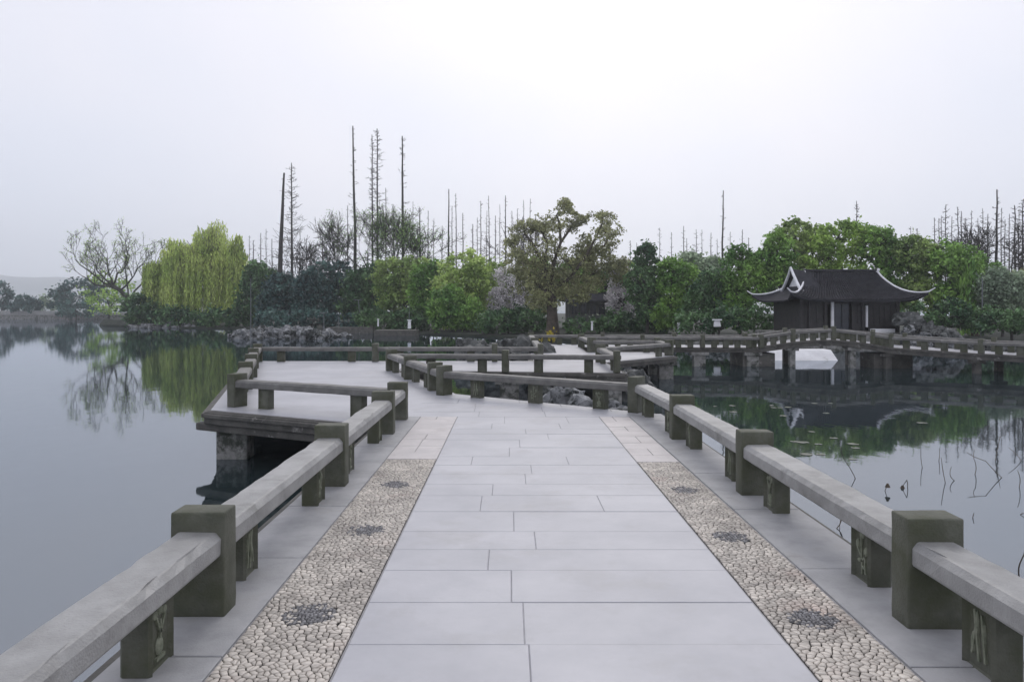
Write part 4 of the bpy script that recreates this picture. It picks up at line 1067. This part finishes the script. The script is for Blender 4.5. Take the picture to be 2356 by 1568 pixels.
for i in range(34):          # rockery right of the pavilion
    t = random.random(); xp = 2075+t*125; y = 41+random.uniform(-1,1.5); zt_ = 1.75*(1-t)**.6
    rock(PX(xp,y), y, WL+.3+random.uniform(0,1)*zt_, random.uniform(.28,.6), 'weathered rock of the tall rockery against the right side of the pavilion', 'rockery right of the pavilion', dark=i % 3 > 0)
for i in range(30):
    xp = random.uniform(1500,1760) if i < 15 else random.uniform(2210,2400); y = 41.5+random.uniform(-1,1); rock(PX(xp,y), y, WL+.1, random.uniform(.25,.5), 'small rock edging the island shore beside the pavilion', 'rocks edging the pavilion shore', dark=True)
for xp, y, s_ in ((1285,16.4,.40),(1318,16.0,.42),(1345,15.2,.34),(1265,17.2,.30),(1425,14.2,.34),(1405,15,.3)):
    rock(PX(xp,y), y, WL+.32, s_, 'pale craggy rock in the water right behind the end railing of the near walkway', 'rocks behind the end railing')

relabel(RK['rocks of the long low bank on the left'], 'rugged grey rock, %s from the left in the long low bank')
relabel(RK['small rocks at the tip of the low bank'], 'small flat rock, %s from the left at the right tip of the low bank')
relabel(RK['rocks at the waterline below the willows'], 'pale rock, %s from the left at the waterline under the willows')
relabel(RK['rocks left of the far straight walkway'], 'jagged dark rock, %s from the left beside the far straight walkway')
relabel(RK['rocks under the far walkway'], 'jagged dark rock, %s from the left in the water below the far walkway')
relabel(RK['rockery right of the pavilion'], 'weathered rock, %s from the left in the rockery at the pavilion\'s right side')
relabel(RK['rocks edging the pavilion shore'], 'small shore rock, %s from the left along the pavilion bank')
relabel(RK['rocks behind the end railing'], 'pale craggy rock, %s from the left in the water behind the end railing')
# ================================================================== SHORE DETAILS
# hall behind the gnarled tree
y = 70; hall = empty('garden_hall', (PX(1385,y), y, WL+.6), 'grey garden hall with dark roof and windows half hidden behind the gnarled tree', 'building')
hx = 75*y/F
def hz(v_): return PZ(v_, y)-(WL+.6)
link('wall', box_mesh('wall', -hx, hx, 0, 5, -.3, hz(690)), 'hall', hall)
bm = bmesh.new(); z0, z1 = hz(692), hz(655)
q = [(-hx-.6,-.8,z0),(hx+.6,-.8,z0),(hx+.6,5.8,z0),(-hx-.6,5.8,z0),(-hx+.8,2.5,z1),(hx-.8,2.5,z1)]; v = [bm.verts.new(p) for p in q]
for f in ((0,1,5,4),(1,2,5),(2,3,4,5),(3,0,4),(3,2,1,0)): bm.faces.new([v[i] for i in f])
link('roof', bm_mesh('roof', bm), 'tile', hall)
for k in range(7):
    x = -hx+.5+k*(2*hx-1)/6; w = link('window', box_mesh('window', x-.28, x+.28, -.06, .02, hz(722), hz(700)), 'inside', hall)
    link('frame', box_mesh('frame', x-.02, x+.02, -.09, -.061, hz(722), hz(700)), 'timber', w)
# quay, posts and markers
tag(link('stone_quay', box_mesh('stone_quay', PX(865,68), PX(960,68), 67, 69.5, WL-.3, WL+.5, bev=.05), 'underside'), 'dark low stone quay on the middle shore below the white post', 'quay')
tag(link('stone_quay', box_mesh('stone_quay', PX(755,74), PX(862,74), 73, 75, WL-.3, WL+.6, bev=.05), 'underside'), 'dark low stone quay behind the tip of the rock bank', 'quay')
def marker(xp, y, t, b, w, label, pole=None):
    z0, z1 = PZ(b,y), PZ(t,y); hw_ = w*y/F/2
    o = empty('white_marker', (PX(xp,y), y, z0), label, 'marker post')
    bm = bmesh.new(); bbox(bm, -hw_, hw_, -hw_*.6, hw_*.6, -.1, z1-z0, bev=hw_*.25, taper=hw_*.2); link('body', bm_mesh('body', bm), 'white', o)
    bm = bmesh.new(); bbox(bm, -hw_*1.2, hw_*1.2, -hw_*.8, hw_*.8, z1-z0, z1-z0+.08, bev=.01); link('cap', bm_mesh('cap', bm), 'white', o)
    if pole: V, Q = tubes([((0,0,z1-z0),(0,0,PZ(pole,y)-z0),.025,.02)], 5); link('pole', np_mesh('pole', V, Q), 'metal', o)
marker(942, 67, 737, 753, 8, 'small white post with a slender rod on the dark quay', 700)
marker(870, 69, 735, 748, 4, 'slim white post at the left end of the dark quay')
marker(1362, 58, 741, 757, 5, 'small white post in front of the dark hedge right of the gnarled trunk')
marker(1562, 50, 745, 762, 6, 'small white post on the shore left of the pavilion')
marker(2412-30, 46, 735, 765, 8, 'white post at the shore cut by the right picture edge')
marker(1650, 47, 737, 748, 16, 'wide white board under the trees left of the pavilion')
def pole(xp, y, t, b, r, label, lean=0, arm=False, cat='pole'):
    o = empty('slender_pole', (PX(xp,y), y, PZ(b,y)), label, cat)
    h_ = PZ(t,y)-PZ(b,y); V, Q = tubes([((0,0,-.2),(lean,0,h_),r,r*.8)], 6); link('shaft', np_mesh('shaft', V, Q), 'metal', o)
    bm = bmesh.new(); bbox(bm, -r*2, r*2, -r*2, r*2, -.2, .08, bev=.01); link('foot', bm_mesh('foot', bm), 'metal', o)
    if arm: V, Q = tubes([((lean,0,h_),(lean-.5,0,h_+.02),r*.7,r*.5),((lean,0,h_),(lean+.4,0,h_+.05),r*.7,r*.5)], 5); link('arm', np_mesh('arm', V, Q), 'metal', o)
pole(577, 30, 640, 838, .018, 'thin upright pole standing in the water left of the second walkway')
pole(832, 78, 690, 752, .06, 'slightly tilted lamp pole in the dark hedge of the middle shore', -.35, True)
pole(745, 78, 720, 752, .05, 'short T-shaped pole left of the tilted lamp pole', 0, True)
pole(779, 78, 727, 752, .05, 'plain short pole between the T-shaped pole and the tilted lamp pole')
pole(2225+35, 50, 640, 765, .05, 'thin pale trunk-like pole right of the pavilion')
# yellow shrub
T('forsythia_bush', 1265, 38, [(1265,762,790,10),(1258,770,790,7)], 'forsythia', 'little yellow flowering bush at the head of the far straight walkway', clumps=16, per=22, leaf=.09, zb=WL+.3, cat='shrub', csize=.4)

# lotus stalks
def stalk(pts, label, pod=False, r=.0065):
    """pts in picture px, first one at the waterline"""
    y = (1.6-WL)*F/(pts[0][1]-711); x = PX(pts[0][0], y)
    o = empty('lotus_stalk', (x, y, WL), label, 'plant', 'dead lotus stalks in the right-hand water')
    P_ = [(0,0,-.15)]+[(PX(a,y)-x, random.uniform(-.1,.1)*i, PZ(b,y)-WL) for i, (a, b) in enumerate(pts)]
    Pn = [Vector(P_[0])]
    for i in range(1, len(P_)):     # stems are never straight: soften the bends
        a_, b_ = Vector(P_[i-1]), Vector(P_[i]); bow = Vector((random.uniform(-.05,.05), 0, random.uniform(-.03,.03)))*(b_-a_).length
        for t_ in (.25,.5,.75,1): Pn.append(a_.lerp(b_, t_)+bow*math.sin(PI*t_)*2)
    rr_ = [r*(1-.5*i/len(Pn)) for i in range(len(Pn))]
    V, Q = tubes([(Pn[i], Pn[i+1], rr_[i], rr_[i+1]) for i in range(len(Pn)-1)], 5); link('stem', np_mesh('stem', V, Q), 'stalk', o)
    if pod:
        bm = bmesh.new(); bmesh.ops.create_cone(bm, cap_ends=True, segments=10, radius1=.035, radius2=.012, depth=.05)
        bmesh.ops.translate(bm, verts=bm.verts, vec=P_[-1]); link('seed_pod', bm_mesh('seed_pod', bm), 'stalk', o)
random.seed(9)
stalk([(1968,1100),(1945,1062),(1925,1022)], 'straight slanting dead lotus stalk, leftmost of the stalks in the pale water')
stalk([(2088,1120),(2078,1100),(2072,1118)], 'hooked dead lotus stalk right of the slanting one', True)
stalk([(2175,1110),(2174,1055)], 'upright dead lotus stalk left of the pair shaped like an angle')
stalk([(2196,1105),(2182,1090),(2196,1076)], 'small angled dead lotus stalk right of the upright one')
stalk([(2305,1098),(2262,1058),(2240,1045)], 'long bent dead lotus stalk leaning left, largest of the angled ones')
stalk([(2243,1090),(2236,1060),(2246,1035)], 'curved thin dead lotus stalk left of the long bent one')
stalk([(2345,1120),(2330,1078)], 'short slanting dead lotus stalk at the right picture edge, upper one')
stalk([(2352,1180),(2335,1192),(2356,1165)], 'bent dead lotus stalk at the right picture edge, middle one')
stalk([(2345,1330),(2338,1280),(2342,1232)], 'tall upright dead lotus stalk at the right picture edge, nearest one', r=.008)
stalk([(2036,1128),(2034,1112)], 'stubby dead lotus stalk with dark pod', True)
stalk([(2238,1190),(2237,1178)], 'tiny dead lotus stub poking from the water')
stalk([(2122,1075),(2120,1032)], 'thin upright dead lotus stalk near the tree reflections, left one')
stalk([(2160,1060),(2161,1030)], 'thin upright dead lotus stalk near the tree reflections, right one')
stalk([(2290,1060),(2292,1000)], 'slim tall dead lotus stalk beyond the long bent one')
stalk([(2350,1060),(2325,1030)], 'far slanting dead lotus stalk near the right picture edge')
stalk([(1925,1215),(1945,1190),(1930,1235)], 'small twisted dead lotus stalk close behind the right railing')
# floating leaves
padm = []
for k in range(3):
    bm = bmesh.new(); n = 14; c0 = bm.verts.new((0,0,.006))
    ring = [bm.verts.new((math.cos(a_)*random.uniform(.85,1.1), math.sin(a_)*random.uniform(.85,1.1), random.uniform(0,.03))) for a_ in [i*2*PI/n*.96 for i in range(n)]]
    for i in range(n-1): bm.faces.new((c0, ring[i], ring[i+1]))
    low = bmesh.ops.extrude_face_region(bm, geom=bm.faces[:]); bmesh.ops.translate(bm, verts=[g_ for g_ in low['geom'] if isinstance(g_, bmesh.types.BMVert)], vec=(0,0,.01))
    me = bm_mesh('lily_pad', bm); me.materials.append(M['pad']); padm.append(me)
pads = []
for i in range(34):
    v_ = random.uniform(925,1060); xp = random.uniform(1640,2130); 
    if v_ > 1000 and xp > 2000: continue
    y = 2.4*F/(v_-711); x = PX(xp, y)
    if x < 2.9: continue
    o = bpy.data.objects.new('lily_pad', random.choice(padm)); C.objects.link(o); o.location = (x, y, WL+.004); s_ = random.uniform(.05,.11); o.scale = (s_, s_, s_); o.rotation_euler = (0,0,random.uniform(0,6))
    tag(o, 'small dark floating lily leaf on the water right of the near walkway', 'water plant', 'floating lily leaves on the right-hand water'); pads.append(o)
relabel(pads, 'small dark lily leaf, %s from the left on the right-hand water')

# ================================================================== HAZE
hz_me = box_mesh('haze', -2400, 2400, -350, 2040, -3.0, 150)
hm = bpy.data.materials.new('haze_air'); hm.use_nodes = True; t = hm.node_tree; t.nodes.clear()
pv = t.nodes.new('ShaderNodeVolumePrincipled'); pv.inputs['Color'].default_value = (.95,.97,1,1); pv.inputs['Density'].default_value = .00075; pv.inputs['Anisotropy'].default_value = .75
o_ = t.nodes.new('ShaderNodeOutputMaterial'); t.links.new(pv.outputs[0], o_.inputs['Volume'])
tag(link('haze', hz_me, hm), kind='stuff')
print('objects', len(bpy.data.objects), 'tris', sum(len(o.data.polygons)*2 for o in bpy.data.objects if o.type == 'MESH'))
